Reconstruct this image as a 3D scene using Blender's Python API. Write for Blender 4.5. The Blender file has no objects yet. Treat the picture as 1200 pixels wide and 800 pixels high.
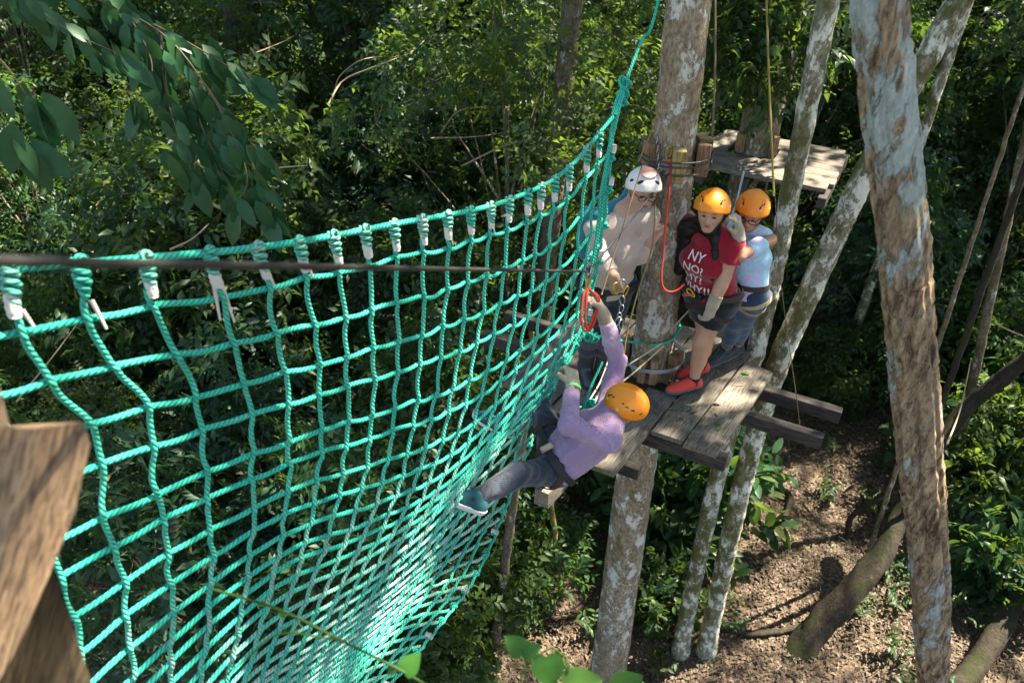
import bpy, math, random
import numpy as np
from mathutils import Vector

# ------------------------------------------------------------------ camera, sky, sun, exposure
sc = bpy.context.scene
CAM_Z = 8.0
PITCH = math.radians(36)
cam_d = bpy.data.cameras.new('camera'); cam = bpy.data.objects.new('camera', cam_d)
sc.collection.objects.link(cam); sc.camera = cam
cam.location = (0, 0, CAM_Z); cam.rotation_euler = (math.pi/2 - PITCH, 0, 0)
cam_d.sensor_width = 36; cam_d.lens = 27; cam_d.clip_start = 0.05; cam_d.clip_end = 1500
cam_d.dof.use_dof = True; cam_d.dof.focus_distance = 4.7; cam_d.dof.aperture_fstop = 3.2

SUN = np.array([0.50, 0.22, 0.84]); SUN /= np.linalg.norm(SUN)
w = bpy.data.worlds.new('World'); sc.world = w; w.use_nodes = True
wn = w.node_tree
sky = wn.nodes.new('ShaderNodeTexSky'); sky.sky_type = 'NISHITA'; sky.sun_disc = False
sky.sun_elevation = math.asin(SUN[2]); sky.sun_rotation = math.atan2(SUN[0], SUN[1])
wn.links.new(sky.outputs[0], wn.nodes['Background'].inputs[0])
wn.nodes['Background'].inputs[1].default_value = 0.09
sun_d = bpy.data.lights.new('sun', 'SUN'); sun_d.energy = 5.0; sun_d.angle = math.radians(0.5); sun_d.color = (1, 0.92, 0.76)
sun = bpy.data.objects.new('sun', sun_d); sc.collection.objects.link(sun)
sun.rotation_euler = Vector(SUN).to_track_quat('Z', 'Y').to_euler(); sun.location = (8, 4, 30)
sc.view_settings.view_transform = 'Standard'; sc.view_settings.look = 'None'
sc.view_settings.exposure = 2.65; sc.view_settings.gamma = 1.0
sc.cycles.use_denoising = True
sc.cycles.max_bounces = 6; sc.cycles.diffuse_bounces = 4; sc.cycles.glossy_bounces = 2
sc.cycles.transmission_bounces = 4; sc.cycles.transparent_max_bounces = 4
sc.cycles.sample_clamp_indirect = 6.0
sc.cycles.caustics_reflective = False; sc.cycles.caustics_refractive = False

# ------------------------------------------------------------------ photo pixel -> direction helpers
CC = np.array([0, 0, CAM_Z]); AX = np.array([1., 0, 0])
AF = np.array([0, math.cos(PITCH), -math.sin(PITCH)]); AU = np.array([0, math.sin(PITCH), math.cos(PITCH)])
def ray(u, v): return AX*(u-600)/900 + AF - AU*(v-400)/900
def pd(u, v, d): return CC + ray(u, v)*d
def pz(u, v, z): r = ray(u, v); return CC + r*((z-CAM_Z)/r[2])
def py(u, v, y): r = ray(u, v); return CC + r*(y/r[1])
def unit(a): a = np.asarray(a, float); return a/np.linalg.norm(a)
RS = np.random.RandomState
A3 = lambda *a: np.array(a, float)

# ------------------------------------------------------------------ materials
class MB:
    def __init__(s, name):
        s.m = bpy.data.materials.new(name); s.m.use_nodes = True; s.t = s.m.node_tree; s.t.nodes.clear()
        s.out = s.t.nodes.new('ShaderNodeOutputMaterial')
    def n(s, typ, props=None, **inp):
        nd = s.t.nodes.new('ShaderNode'+typ)
        for k, v in (props or {}).items(): setattr(nd, k, v)
        for k, v in inp.items():
            k2 = int(k[1:]) if k[0] == '_' and k[1:].isdigit() else k.replace('_', ' ')
            s.set(nd.inputs[k2], v)
        return nd
    def set(s, sock, v):
        if isinstance(v, bpy.types.NodeSocket): s.t.links.new(v, sock)
        else:
            if sock.type == 'RGBA' and len(v) == 3: v = (*v, 1)
            sock.default_value = v
    def coords(s, which='Object', scale=(1, 1, 1)):
        c = s.n('TexCoord'); return s.n('Mapping', Vector=c.outputs[which], Scale=scale).outputs[0]
    def noise(s, vec, scale, detail=4, rough=.55, dist=0):
        return s.n('TexNoise', Vector=vec, Scale=scale, Detail=detail, Roughness=rough, Distortion=dist).outputs[0]
    def ramp(s, fac, *stops):
        r = s.n('ValToRGB'); s.set(r.inputs[0], fac); e = r.color_ramp.elements
        while len(e) < len(stops): e.new(.5)
        for el, (p, c) in zip(e, stops):
            el.position = p; el.color = (*c, 1) if not isinstance(c, (int, float)) else (c, c, c, 1)
        return r.outputs[0]
    def mix(s, f, a, b, blend='MIX'):
        m = s.n('Mix', {'data_type': 'RGBA', 'blend_type': blend}); s.set(m.inputs[0], f); s.set(m.inputs[6], a); s.set(m.inputs[7], b)
        return m.outputs[2]
    def math(s, op, a, b=0.):
        m = s.n('Math', {'operation': op}); s.set(m.inputs[0], a); s.set(m.inputs[1], b); return m.outputs[0]
    def bump(s, h, strength=.4, dist=.01):
        return s.n('Bump', Height=h, Strength=strength, Distance=dist).outputs[0]
    def bsdf(s, col, rough=.7, normal=None, spec=.3, metal=0., **kw):
        b = s.n('BsdfPrincipled', Base_Color=col, Roughness=rough, Metallic=metal)
        b.inputs['Specular IOR Level'].default_value = spec
        if normal is not None: s.set(b.inputs['Normal'], normal)
        for k, v in kw.items(): s.set(b.inputs[k.replace('_', ' ')], v)
        s.t.links.new(b.outputs[0], s.out.inputs[0]); return b

def m_bark(name, c1, c2, lichen, lich_t, moss, moss_t, sc_=1., bump=.6, streak=False):
    b = MB(name); co = b.coords(scale=(1, 1, .55)); co2 = b.coords(scale=(1, 1, .12))
    base = b.mix(b.ramp(b.noise(co, 9*sc_, 8, .7), (.35, 0), (.65, 1)), c1, c2)
    fine = b.noise(co, 46*sc_, 4, .7)
    base = b.mix(b.ramp(fine, (.38, .75), (.6, 0)), base, tuple(x*.35 for x in c1))
    if streak:
        st = b.noise(co2, 17*sc_, 5, .65, .4)
        base = b.mix(b.ramp(st, (.4, .9), (.55, 0)), base, tuple(x*.3 for x in c1))
    n2 = b.noise(co if not streak else b.coords(scale=(1, 1, .3)), 8.*sc_, 10, .74, .15)
    lm = b.ramp(n2, (lich_t, 0), (lich_t+.03, 1))
    lcol = b.mix(b.ramp(fine, (.3, 0), (.7, 1)), tuple(x*.75 for x in lichen), lichen)
    base = b.mix(lm, base, lcol)
    n3 = b.noise(co, 3.6*sc_, 10, .74, .1)
    geo = b.n('NewGeometry'); sx = b.n('SeparateXYZ', Vector=geo.outputs['Normal'])
    n3 = b.math('SUBTRACT', n3, b.math('MULTIPLY', sx.outputs[0], .05))
    mm = b.ramp(n3, (moss_t, 0), (moss_t+.07, .85))
    base = b.mix(mm, base, b.mix(fine, tuple(x*.5 for x in moss), moss))
    hh = b.math('ADD', b.math('MULTIPLY', fine, .6), b.math('ADD', b.noise(co, 12*sc_, 6, .7), b.math('MULTIPLY', lm, .25)))
    if streak: hh = b.math('ADD', hh, b.math('MULTIPLY', st, 1.5))
    b.bsdf(base, .88, b.bump(hh, bump, .02), .2); return b.m

def m_wood(name, c1, c2, dark, rough=.8, scale=1., bump=.5, grain_axis=0, green=0., ga=.7):
    sc3 = [9, 9, 9]; sc3[grain_axis] = ga
    b = MB(name); co = b.coords(scale=tuple(x*scale for x in sc3))
    info = b.n('ObjectInfo'); rnd = info.outputs['Random']
    off = b.n('VectorMath', {'operation': 'ADD'}); b.set(off.inputs[0], co)
    cmb = b.n('CombineXYZ'); b.set(cmb.inputs[0], b.math('MULTIPLY', rnd, 37.)); b.set(cmb.inputs[1], b.math('MULTIPLY', rnd, 91.)); b.set(off.inputs[1], cmb.outputs[0])
    g = b.noise(off.outputs[0], 3.2, 8, .72, .5); g2 = b.noise(off.outputs[0], 13., 4, .6)
    col = b.mix(b.ramp(g, (.3, 0), (.7, 1)), c1, c2)
    col = b.mix(b.ramp(g2, (.40, .8), (.52, 0)), col, dark)
    blot = b.noise(b.coords(), 5., 6, .7, .5)
    col = b.mix(b.ramp(blot, (.5, 0), (.72, .65)), col, dark)
    hv = b.n('HueSaturation', Color=col, Value=b.math('ADD', .78, b.math('MULTIPLY', rnd, .4)), Saturation=1., Hue=.5)
    col = hv.outputs[0]
    if green: col = b.mix(b.ramp(b.noise(b.coords(), 4., 6), (.5, 0), (.62, green)), col, (.08, .09, .02))
    b.bsdf(col, rough, b.bump(b.math('ADD', g2, b.math('MULTIPLY', g, .7)), bump, .006), .25); return b.m

def m_leaf(name, dark, light, trans, rough=.45, tr=.38, rib=None, spec=.28):
    b = MB(name); geo = b.n('NewGeometry'); r = geo.outputs['Random Per Island']
    info = b.n('ObjectInfo')
    col = b.mix(r, dark, light)
    r2 = b.math('FRACT', b.math('MULTIPLY', r, 17.3))
    col = b.mix(b.ramp(r2, (.93, 0), (1., .7)), col, (.16, .13, .03))
    hs = b.n('HueSaturation', Color=col, Hue=b.math('ADD', .48, b.math('MULTIPLY', info.outputs['Random'], .04)),
             Value=b.math('ADD', .75, b.math('MULTIPLY', info.outputs['Random'], .5)), Saturation=.98)
    col = hs.outputs[0]
    nz = b.noise(b.coords(), 30., 3)
    col = b.mix(b.ramp(nz, (.4, 0), (.7, .4)), col, tuple(x*.5 for x in dark))
    p = b.n('BsdfPrincipled', Base_Color=col, Roughness=rough); p.inputs['Specular IOR Level'].default_value = spec
    t = b.n('BsdfTranslucent', Color=b.mix(.35, trans, col))
    mx = b.n('MixShader', Fac=tr); b.t.links.new(p.outputs[0], mx.inputs[1]); b.t.links.new(t.outputs[0], mx.inputs[2])
    b.t.links.new(mx.outputs[0], b.out.inputs[0]); return b.m

def m_plain(name, col, rough=.6, spec=.3, metal=0., noise_amt=.25, nscale=30., bump=.15, bdist=.004):
    b = MB(name); co = b.coords(); nz = b.noise(co, nscale, 5, .6); n2 = b.noise(co, nscale*.17, 4, .6)
    c = b.mix(b.ramp(nz, (.3, noise_amt), (.7, 0)), col, tuple(x*.6 for x in col))
    c = b.mix(b.ramp(n2, (.35, noise_amt), (.65, 0)), c, tuple(min(1, x*.72) for x in col))
    b.bsdf(c, rough, b.bump(nz, bump, bdist), spec, metal); return b.m

def m_fabric(name, col, var=.3, weave=420., stain=None, bump=.5, blot=7., wr=0.):
    b = MB(name); co = b.coords()
    wv = b.n('TexWave', {'wave_type': 'BANDS', 'bands_direction': 'Z'}, Vector=co, Scale=weave/6, Distortion=1.5, Detail=2.).outputs[0]
    nz = b.noise(co, blot, 6, .62); fine = b.noise(co, 120., 3)
    c = b.mix(b.ramp(nz, (.32, var), (.68, 0)), col, tuple(x*.5 for x in col))
    c = b.mix(b.ramp(fine, (.35, .35), (.65, 0)), c, tuple(x*.7 for x in col))
    if stain: c = b.mix(b.ramp(b.noise(co, 4.5, 7, .7, .7), (.5, 0), (.68, .8)), c, stain)
    fold = b.noise(b.coords(scale=(1, 1, 1.6)), 11., 3, .5, 1.2)
    h = b.math('ADD', b.math('MULTIPLY', wv, .12), b.math('ADD', b.math('MULTIPLY', fine, .12), b.math('MULTIPLY', fold, 1.2+wr)))
    b.bsdf(c, .88, b.bump(h, bump, .02), .15, Sheen_Weight=.25); return b.m

def m_skin(name, col):
    b = MB(name); co = b.coords(); nz = b.noise(co, 22., 5); 
    c = b.mix(b.ramp(nz, (.35, .35), (.7, 0)), col, (col[0]*.75, col[1]*.6, col[2]*.55))
    p = b.bsdf(c, .48, b.bump(b.noise(co, 160., 3), .12, .002), .4)
    p.inputs['Subsurface Weight'].default_value = .08; p.inputs['Subsurface Radius'].default_value = (.012, .004, .002); p.inputs['Subsurface Scale'].default_value = .6
    return b.m

def m_rope(name, col, worn_col, worn_base=.0, pitch=.019):
    b = MB(name); co = b.coords(); at = b.n('Attribute', {'attribute_name': 'worn'})
    nz = b.noise(co, 14., 6, .7); fine = b.noise(co, 130., 4, .65)
    geo = b.n('NewGeometry')
    info = b.n('ObjectInfo')
    c = b.mix(b.ramp(nz, (.3, .5), (.6, 0)), col, tuple(x*.55 for x in col))
    c = b.mix(b.math('MULTIPLY', info.outputs['Random'], .35), c, (col[0]*1.6+.02, col[1]*1.08, col[2]*.95))
    c = b.mix(b.ramp(fine, (.55, 0), (.75, .35)), c, tuple(min(.9, x*1.3+.06) for x in col))
    m = b.math('ADD', b.math('MULTIPLY', at.outputs['Fac'], 1.0), b.math('SUBTRACT', b.noise(co, 9., 5, .7), .62-worn_base))
    c = b.mix(b.ramp(m, (.05, 0), (.4, .88)), c, b.mix(b.ramp(fine, (.4, 0), (.6, 1)), worn_col, tuple(x*.62 for x in worn_col)))
    uvn = b.n('TexCoord').outputs['UV']; sp = b.n('SeparateXYZ', Vector=uvn)
    ph = b.math('ADD', b.math('MULTIPLY', sp.outputs[0], 3.), b.math('MULTIPLY', sp.outputs[1], 1/pitch))       # three strands laid round each other
    w3 = b.math('ABSOLUTE', b.math('SINE', b.math('MULTIPLY', ph, math.pi)))
    yarn = b.math('SINE', b.math('ADD', b.math('MULTIPLY', sp.outputs[1], 2200.), b.math('MULTIPLY', sp.outputs[0], -75.)))
    c = b.mix(b.ramp(w3, (.05, .7), (.5, 0)), c, tuple(x*.25 for x in col)); c = b.mix(b.ramp(w3, (.75, 0), (1., .25)), c, tuple(min(.9, x*1.35+.05) for x in col))  # shade in the strand grooves and light on their ridges, painted into the colour
    hgt = b.math('ADD', b.math('MULTIPLY', w3, 1.), b.math('ADD', b.math('MULTIPLY', yarn, .05), b.math('MULTIPLY', fine, .25)))
    wvv = b.bump(hgt, 1., .0035)
    b.bsdf(c, .62, wvv, .35); return b.m

M = {}
M['trunk_main'] = m_bark('bark_mottled', (.23, .165, .105), (.40, .32, .22), (.58, .56, .49), .53, (.13, .12, .02), .575)
M['trunk_base'] = M['trunk_main']
M['trunk_slim'] = m_bark('bark_pale_mossy', (.18, .15, .09), (.38, .35, .26), (.66, .64, .54), .50, (.10, .095, .012), .495, 1.3)
def m_flute():
    b = MB('bark_fluted'); co = b.coords(scale=(1, 1, .16)); cm = b.coords(scale=(1, 1, .3)); st = b.noise(co, 30., 7, .7, .25); big = b.noise(cm, 3.2, 6, .6, .4); fine = b.noise(b.coords(scale=(1, 1, .35)), 60., 5, .7)
    c = b.mix(b.ramp(st, (.38, 0), (.5, .55), (.62, 1)), (.085, .048, .028), (.60, .43, .27)); c = b.mix(b.ramp(big, (.45, 0), (.66, .6)), c, (.36, .26, .17)); c = b.mix(b.ramp(fine, (.33, .7), (.5, 0)), c, (.07, .04, .025))
    tc = b.n('TexCoord'); sz = b.n('SeparateXYZ', Vector=tc.outputs['Object']).outputs[2]
    hi = b.n('MapRange', Value=sz, _1=7.35, _2=7.9, _3=.018, _4=.125).outputs[0]
    ln = b.math('ADD', b.noise(cm, 6.5, 10, .72, .2), hi); lm = b.ramp(ln, (.565, 0), (.60, .92))
    c = b.mix(lm, c, b.mix(b.ramp(fine, (.35, 0), (.6, 1)), (.36, .40, .38), (.50, .58, .56)))
    b.bsdf(c, .88, b.bump(b.math('ADD', b.math('MULTIPLY', st, 1.3), b.math('ADD', fine, b.math('MULTIPLY', lm, -.3))), 1., .03), .2); return b.m
M['trunk_flute'] = m_flute()
M['trunk_far'] = m_bark('bark_far', (.12, .09, .055), (.22, .18, .12), (.40, .39, .33), .58, (.07, .075, .02), .55)
M['trunk_olive'] = m_bark('bark_olive', (.15, .12, .035), (.24, .20, .06), (.36, .33, .20), .58, (.09, .09, .02), .54)
M['log'] = m_bark('bark_log', (.022, .017, .012), (.055, .042, .028), (.16, .135, .09), .66, (.03, .038, .009), .52)
M['twig'] = m_plain('twig_bark', (.30, .22, .14), .85)
M['twig_dark'] = m_plain('twig_dark', (.10, .075, .045), .85)
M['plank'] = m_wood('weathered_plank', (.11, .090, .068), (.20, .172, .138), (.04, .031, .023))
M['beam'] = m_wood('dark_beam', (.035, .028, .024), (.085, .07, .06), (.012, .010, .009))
M['endgrain'] = m_wood('end_grain', (.30, .21, .11), (.42, .31, .18), (.14, .10, .06))
M['block'] = m_wood('brown_block', (.17, .095, .05), (.30, .185, .10), (.06, .035, .02), grain_axis=2)
M['block_ylw'] = m_wood('yellow_block', (.28, .20, .07), (.42, .31, .12), (.12, .08, .03), grain_axis=2)
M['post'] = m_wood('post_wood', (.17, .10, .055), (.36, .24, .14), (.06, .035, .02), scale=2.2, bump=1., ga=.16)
M['brace'] = m_wood('post_wood_shaded', (.05, .034, .018), (.11, .08, .042), (.02, .013, .008), scale=2.2, bump=1., ga=.16)  # the brace's shade is put into this darker wood colour
M['leaf_a'] = m_leaf('leaf_deep', (.013, .037, .014), (.036, .086, .028), (.18, .30, .03), tr=.40)
M['leaf_b'] = m_leaf('leaf_mid', (.019, .047, .014), (.055, .110, .028), (.24, .36, .035), tr=.40)
M['leaf_c'] = m_leaf('leaf_blue', (.012, .036, .020), (.030, .076, .036), (.13, .26, .04))
M['leaf_sun'] = m_leaf('leaf_bright', (.045, .12, .014), (.07, .17, .025), (.18, .36, .03), .5, .4)
M['leaf_branch'] = m_leaf('leaf_branch', (.012, .050, .018), (.030, .100, .034), (.06, .18, .03), .42, .2, spec=.25)
M['leaf_dry'] = m_leaf('leaf_dry', (.034, .025, .018), (.25, .188, .135), (.30, .19, .10), .7, .15, spec=.25)
M['rope'] = m_rope('teal_rope', (.018, .44, .315), (.62, .68, .58))
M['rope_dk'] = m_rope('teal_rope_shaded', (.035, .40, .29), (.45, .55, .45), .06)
M['tape'] = m_plain('white_tape', (.62, .57, .53), .7, noise_amt=.5)
M['cable'] = m_plain('steel_cable', (.055, .05, .048), .5, .5, .6)
M['steel'] = m_plain('steel', (.42, .45, .48), .32, .5, .95, .2)
M['steel_dk'] = m_plain('steel_dark', (.07, .075, .08), .4, .5, .8, .2)
M['cord'] = m_plain('brown_cord', (.16, .10, .05), .85)
M['cord_olive'] = m_plain('olive_cord', (.22, .17, .04), .85)
M['cord_beige'] = m_plain('beige_cord', (.48, .42, .30), .85)
M['red_rope'] = m_plain('red_rope', (.42, .03, .015), .7)
M['orange'] = m_plain('orange_metal', (.75, .13, .02), .4, .5)
M['gold'] = m_plain('gold_metal', (.62, .36, .05), .35, .5, .6)
M['yellow'] = m_plain('yellow_web', (.62, .45, .03), .7)
M['helmet_o'] = m_plain('orange_plastic', (.84, .25, .008), .42, .45, 0., .16, 26., .05)
M['helmet_w'] = m_plain('white_plastic', (.70, .66, .60), .4, .5, 0., .2, 14., .05)
M['helmet_p'] = m_plain('pink_plastic', (.60, .28, .20), .4, .5, 0., .2, 14., .05)
M['black'] = m_plain('black_plastic', (.012, .012, .013), .5)
M['grey_dot'] = m_plain('grey_button', (.55, .52, .45), .4)
M['skin_w'] = m_skin('skin_light', (.47, .265, .175)); M['skin_t'] = m_skin('skin_tan', (.38, .20, .12)); M['skin_m'] = m_skin('skin_weathered', (.45, .255, .175))
M['hair'] = m_plain('black_hair', (.007, .005, .005), .55, .3, nscale=60., bump=.5)
M['hair_grey'] = m_plain('grey_stubble', (.30, .26, .23), .8)
M['lip'] = m_plain('lip', (.34, .12, .10), .5); M['eye'] = m_plain('eye', (.03, .02, .015), .25)
M['beige'] = m_fabric('beige_knit', (.52, .41, .345), .25)
M['teal_cloth'] = m_fabric('teal_cloth', (.02, .18, .22))
M['navy'] = m_fabric('navy_trouser', (.018, .020, .034), .4)
M['rubber'] = m_plain('rubber_boot', (.045, .048, .055), .45, .4)
M['red_shirt'] = m_fabric('red_jersey', (.30, .008, .022), .35)
M['black_short'] = m_fabric('black_cloth', (.010, .010, .012), .3)
M['jeans'] = m_fabric('denim', (.028, .052, .095), .4, stain=(.05, .085, .135))
M['jeans_d'] = m_fabric('denim_dusty', (.022, .028, .045), .4, stain=(.075, .08, .095))
M['purple'] = m_fabric('mauve_shirt', (.36, .225, .36), .3, stain=(.50, .37, .45), bump=.7)
M['glove'] = m_fabric('work_glove', (.40, .33, .23), .45, stain=(.22, .17, .11))
M['shoe_red'] = m_plain('red_mesh_shoe', (.62, .05, .04), .6, nscale=80.); M['shoe_dark'] = m_plain('dark_shoe', (.025, .03, .04), .6)
M['shoe_teal'] = m_plain('teal_shoe', (.012, .07, .085), .6); M['sole'] = m_plain('grey_sole', (.09, .09, .10), .7); M['sole_w'] = m_plain('white_sole', (.62, .62, .58), .6)
M['strap'] = m_plain('brown_webbing', (.05, .032, .026), .8); M['strap_t'] = m_plain('tan_webbing', (.42, .35, .23), .8); M['strap_k'] = m_plain('black_webbing', (.02, .02, .022), .7)
M['white_print'] = m_plain('white_print', (.75, .72, .70), .7); M['green_band'] = m_plain('neon_band', (.22, .80, .25), .6); M['bead'] = m_plain('beads', (.12, .08, .03), .5)
M['red_strap'] = m_plain('red_webbing', (.40, .02, .02), .7)
def m_tiedye():
    b = MB('tie_dye'); co = b.coords(); n = b.noise(co, 3.5, 4, .6, 1.5)
    c = b.ramp(n, (.30, (.58, .30, .56)), (.42, (.60, .50, .70)), (.52, (.30, .58, .72)), (.62, (.62, .70, .74)), (.72, (.25, .50, .68)))
    b.bsdf(c, .85, b.bump(b.noise(co, 11., 3, .5, 1.2), .5, .02), .15); return b.m
M['tiedye'] = m_tiedye()
def m_ground():
    b = MB('forest_floor'); co = b.coords(); n = b.noise(co, 3., 8, .7); f = b.noise(co, 26., 6, .75); v = b.n('TexVoronoi', Vector=co, Scale=22.)
    c = b.mix(f, (.045, .030, .020), (.17, .115, .075)); c = b.mix(b.ramp(n, (.4, 0), (.65, .8)), c, (.10, .072, .05))
    c = b.mix(b.ramp(v.outputs['Color'], (.55, 0), (.9, .6)), c, (.27, .185, .12))
    c = b.mix(b.ramp(b.noise(co, .35, 5, .6), (.52, 0), (.66, .6)), c, (.045, .060, .02))
    b.bsdf(c, .95, b.bump(b.math('ADD', f, v.outputs['Distance']), .8, .04), .15); return b.m
M['ground'] = m_ground()

# ------------------------------------------------------------------ object helpers
COL = sc.collection
WL = {}
def new_mesh(name, V, F, mat=None, smooth=True, attrs=None, uv=None):
    me = bpy.data.meshes.new(name); V = np.ascontiguousarray(V, dtype=np.float32)
    groups = F if isinstance(F, list) else [F]
    groups = [np.asarray(g, dtype=np.int32) for g in groups if len(g)]
    me.vertices.add(len(V)); me.vertices.foreach_set('co', V.ravel())
    nl = sum(g.size for g in groups); npol = sum(len(g) for g in groups)
    me.loops.add(nl); me.loops.foreach_set('vertex_index', np.concatenate([g.ravel() for g in groups]))
    me.polygons.add(npol); tot = np.concatenate([np.full(len(g), g.shape[1], np.int32) for g in groups])
    st = np.concatenate([[0], np.cumsum(tot)[:-1]]).astype(np.int32)
    me.polygons.foreach_set('loop_start', st)
    me.polygons.foreach_set('use_smooth', np.full(npol, smooth, dtype=bool))
    if uv is not None:
        ul = me.uv_layers.new(name='UVMap'); full = np.zeros((nl, 2), np.float32); full[:len(uv)] = uv; ul.data.foreach_set('uv', full.ravel())
    me.update(calc_edges=True); me.validate()
    if attrs is not None:
        for k, a in attrs.items():
            at = me.attributes.new(k, 'FLOAT', 'POINT'); at.data.foreach_set('value', np.asarray(a, np.float32))
    if mat is not None: me.materials.append(M[mat] if isinstance(mat, str) else mat)
    return me
def thing(name, label, cat, loc, group=None):
    o = bpy.data.objects.new(name, None); COL.objects.link(o); o.location = tuple(loc); o.empty_display_size = .1
    o['label'] = label; o['category'] = cat
    if group: o['group'] = group
    WL[o] = np.array(loc, float); return o
def part(name, VF, mat, parent, smooth=True, attrs=None, label=None, kind=None, uv=None):
    V, F = VF; off = WL[parent]
    o = bpy.data.objects.new(name, new_mesh(name, np.asarray(V)-off, F, mat, smooth, attrs, uv)); COL.objects.link(o)
    o.parent = parent; WL[o] = off
    if label: o['label'] = label
    if kind: o['kind'] = kind
    return o
def solo(name, VF, mat, label, cat, group=None, smooth=True, loc=None, attrs=None, kind=None, uv=None):
    V, F = VF; V = np.asarray(V)
    if loc is None: loc = np.array([V[:, 0].mean(), V[:, 1].mean(), V[:, 2].min()])
    o = bpy.data.objects.new(name, new_mesh(name, V-loc, F, mat, smooth, attrs, uv)); COL.objects.link(o); o.location = tuple(loc)
    if kind: o['kind'] = kind
    if label: o['label'] = label
    if cat: o['category'] = cat
    if group: o['group'] = group
    WL[o] = np.array(loc, float); return o
def copy_tree(o, loc=None, parent=None):
    c = o.copy(); COL.objects.link(c); c.parent = parent
    if loc is not None: c.location = tuple(loc)
    for ch in o.children: copy_tree(ch, None, c)
    return c
def join(*VFs):
    Vs = []; Fs = {}; n = 0
    for V, F in VFs:
        V = np.asarray(V); Vs.append(V)
        for g in (F if isinstance(F, list) else [F]):
            g = np.asarray(g)
            if len(g): Fs.setdefault(g.shape[1], []).append(g+n)
        n += len(V)
    return np.concatenate(Vs), [np.concatenate(v) for v in Fs.values()]

def frames(P):
    P = np.asarray(P, float); T = np.gradient(P, axis=0); T /= np.linalg.norm(T, axis=1)[:, None]+1e-12
    n = np.cross(T[0], [0, 0, 1.]); 
    if np.linalg.norm(n) < .05: n = np.cross(T[0], [1., 0, 0])
    n /= np.linalg.norm(n); Ns = [n]
    for i in range(1, len(P)):
        n = Ns[-1]-T[i]*(Ns[-1] @ T[i]); n /= np.linalg.norm(n)+1e-12; Ns.append(n)
    N = np.array(Ns); return T, N, np.cross(T, N)
def tube(P, r, n=8, lobes=0, depth=.18, pitch=.07, rfun=None, caps=True):
    P = np.asarray(P, float); L = len(P); r = np.broadcast_to(np.asarray(r, float), (L,))
    T, N, B = frames(P); th = np.arange(n)*2*np.pi/n
    s = np.concatenate([[0], np.cumsum(np.linalg.norm(np.diff(P, axis=0), axis=1))])
    R = np.repeat(r[:, None], n, 1)
    ang = np.repeat(th[None], L, 0)
    if lobes:
        R = R*(1-1.5*depth+2*depth*np.abs(np.cos(.5*(lobes*ang-2*np.pi*s[:, None]/pitch)))**.8)
    if rfun is not None: R = R*rfun(ang, s[:, None])
    V = P[:, None]+R[..., None]*(np.cos(ang)[..., None]*N[:, None]+np.sin(ang)[..., None]*B[:, None])
    i = np.arange(L-1)[:, None]*n; j = np.arange(n)[None]; j2 = (j+1) % n
    F = np.stack([i+j, i+n+j, i+n+j2, i+j2], -1).reshape(-1, 4)[:, ::-1]
    V = V.reshape(-1, 3); Fl = [F]; u0 = np.broadcast_to(j/n, (L-1, n)); u1 = u0+1/n; s0 = np.broadcast_to(s[:-1, None], (L-1, n)); s1 = np.broadcast_to(s[1:, None], (L-1, n))
    tube.uv = np.stack([np.stack([u1, s0], -1), np.stack([u1, s1], -1), np.stack([u0, s1], -1), np.stack([u0, s0], -1)], 2).reshape(-1, 2)
    if caps:
        V = np.concatenate([V, P[:1], P[-1:]]); k = L*n
        jj = np.arange(n); Fl.append(np.concatenate([np.stack([np.full(n, k), (jj+1) % n, jj], 1), np.stack([np.full(n, k+1), (L-1)*n+jj, (L-1)*n+(jj+1) % n], 1)])[:, ::-1])
    return V, Fl
def spline(P, m):
    """Catmull-Rom through control points, m samples in all (arc-length spaced)."""
    P = np.asarray(P, float)
    if len(P) == 2:
        t = np.linspace(0, 1, m)[:, None]; return P[0]*(1-t)+P[1]*t
    Q = np.concatenate([[2*P[0]-P[1]], P, [2*P[-1]-P[-2]]]); out = []
    K = max(6, int(3*m/len(P)))
    for i in range(1, len(Q)-2):
        t = np.linspace(0, 1, K, endpoint=False)[:, None]; a, b, c, d = Q[i-1:i+3]
        out.append(.5*((2*b)+(c-a)*t+(2*a-5*b+4*c-d)*t**2+(-a+3*b-3*c+d)*t**3))
    out = np.concatenate(out+[P[-1:]]); s = np.concatenate([[0], np.cumsum(np.linalg.norm(np.diff(out, axis=0), axis=1))])
    u = np.linspace(0, s[-1], m); return np.stack([np.interp(u, s, out[:, k]) for k in range(P.shape[1])], 1)
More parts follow.
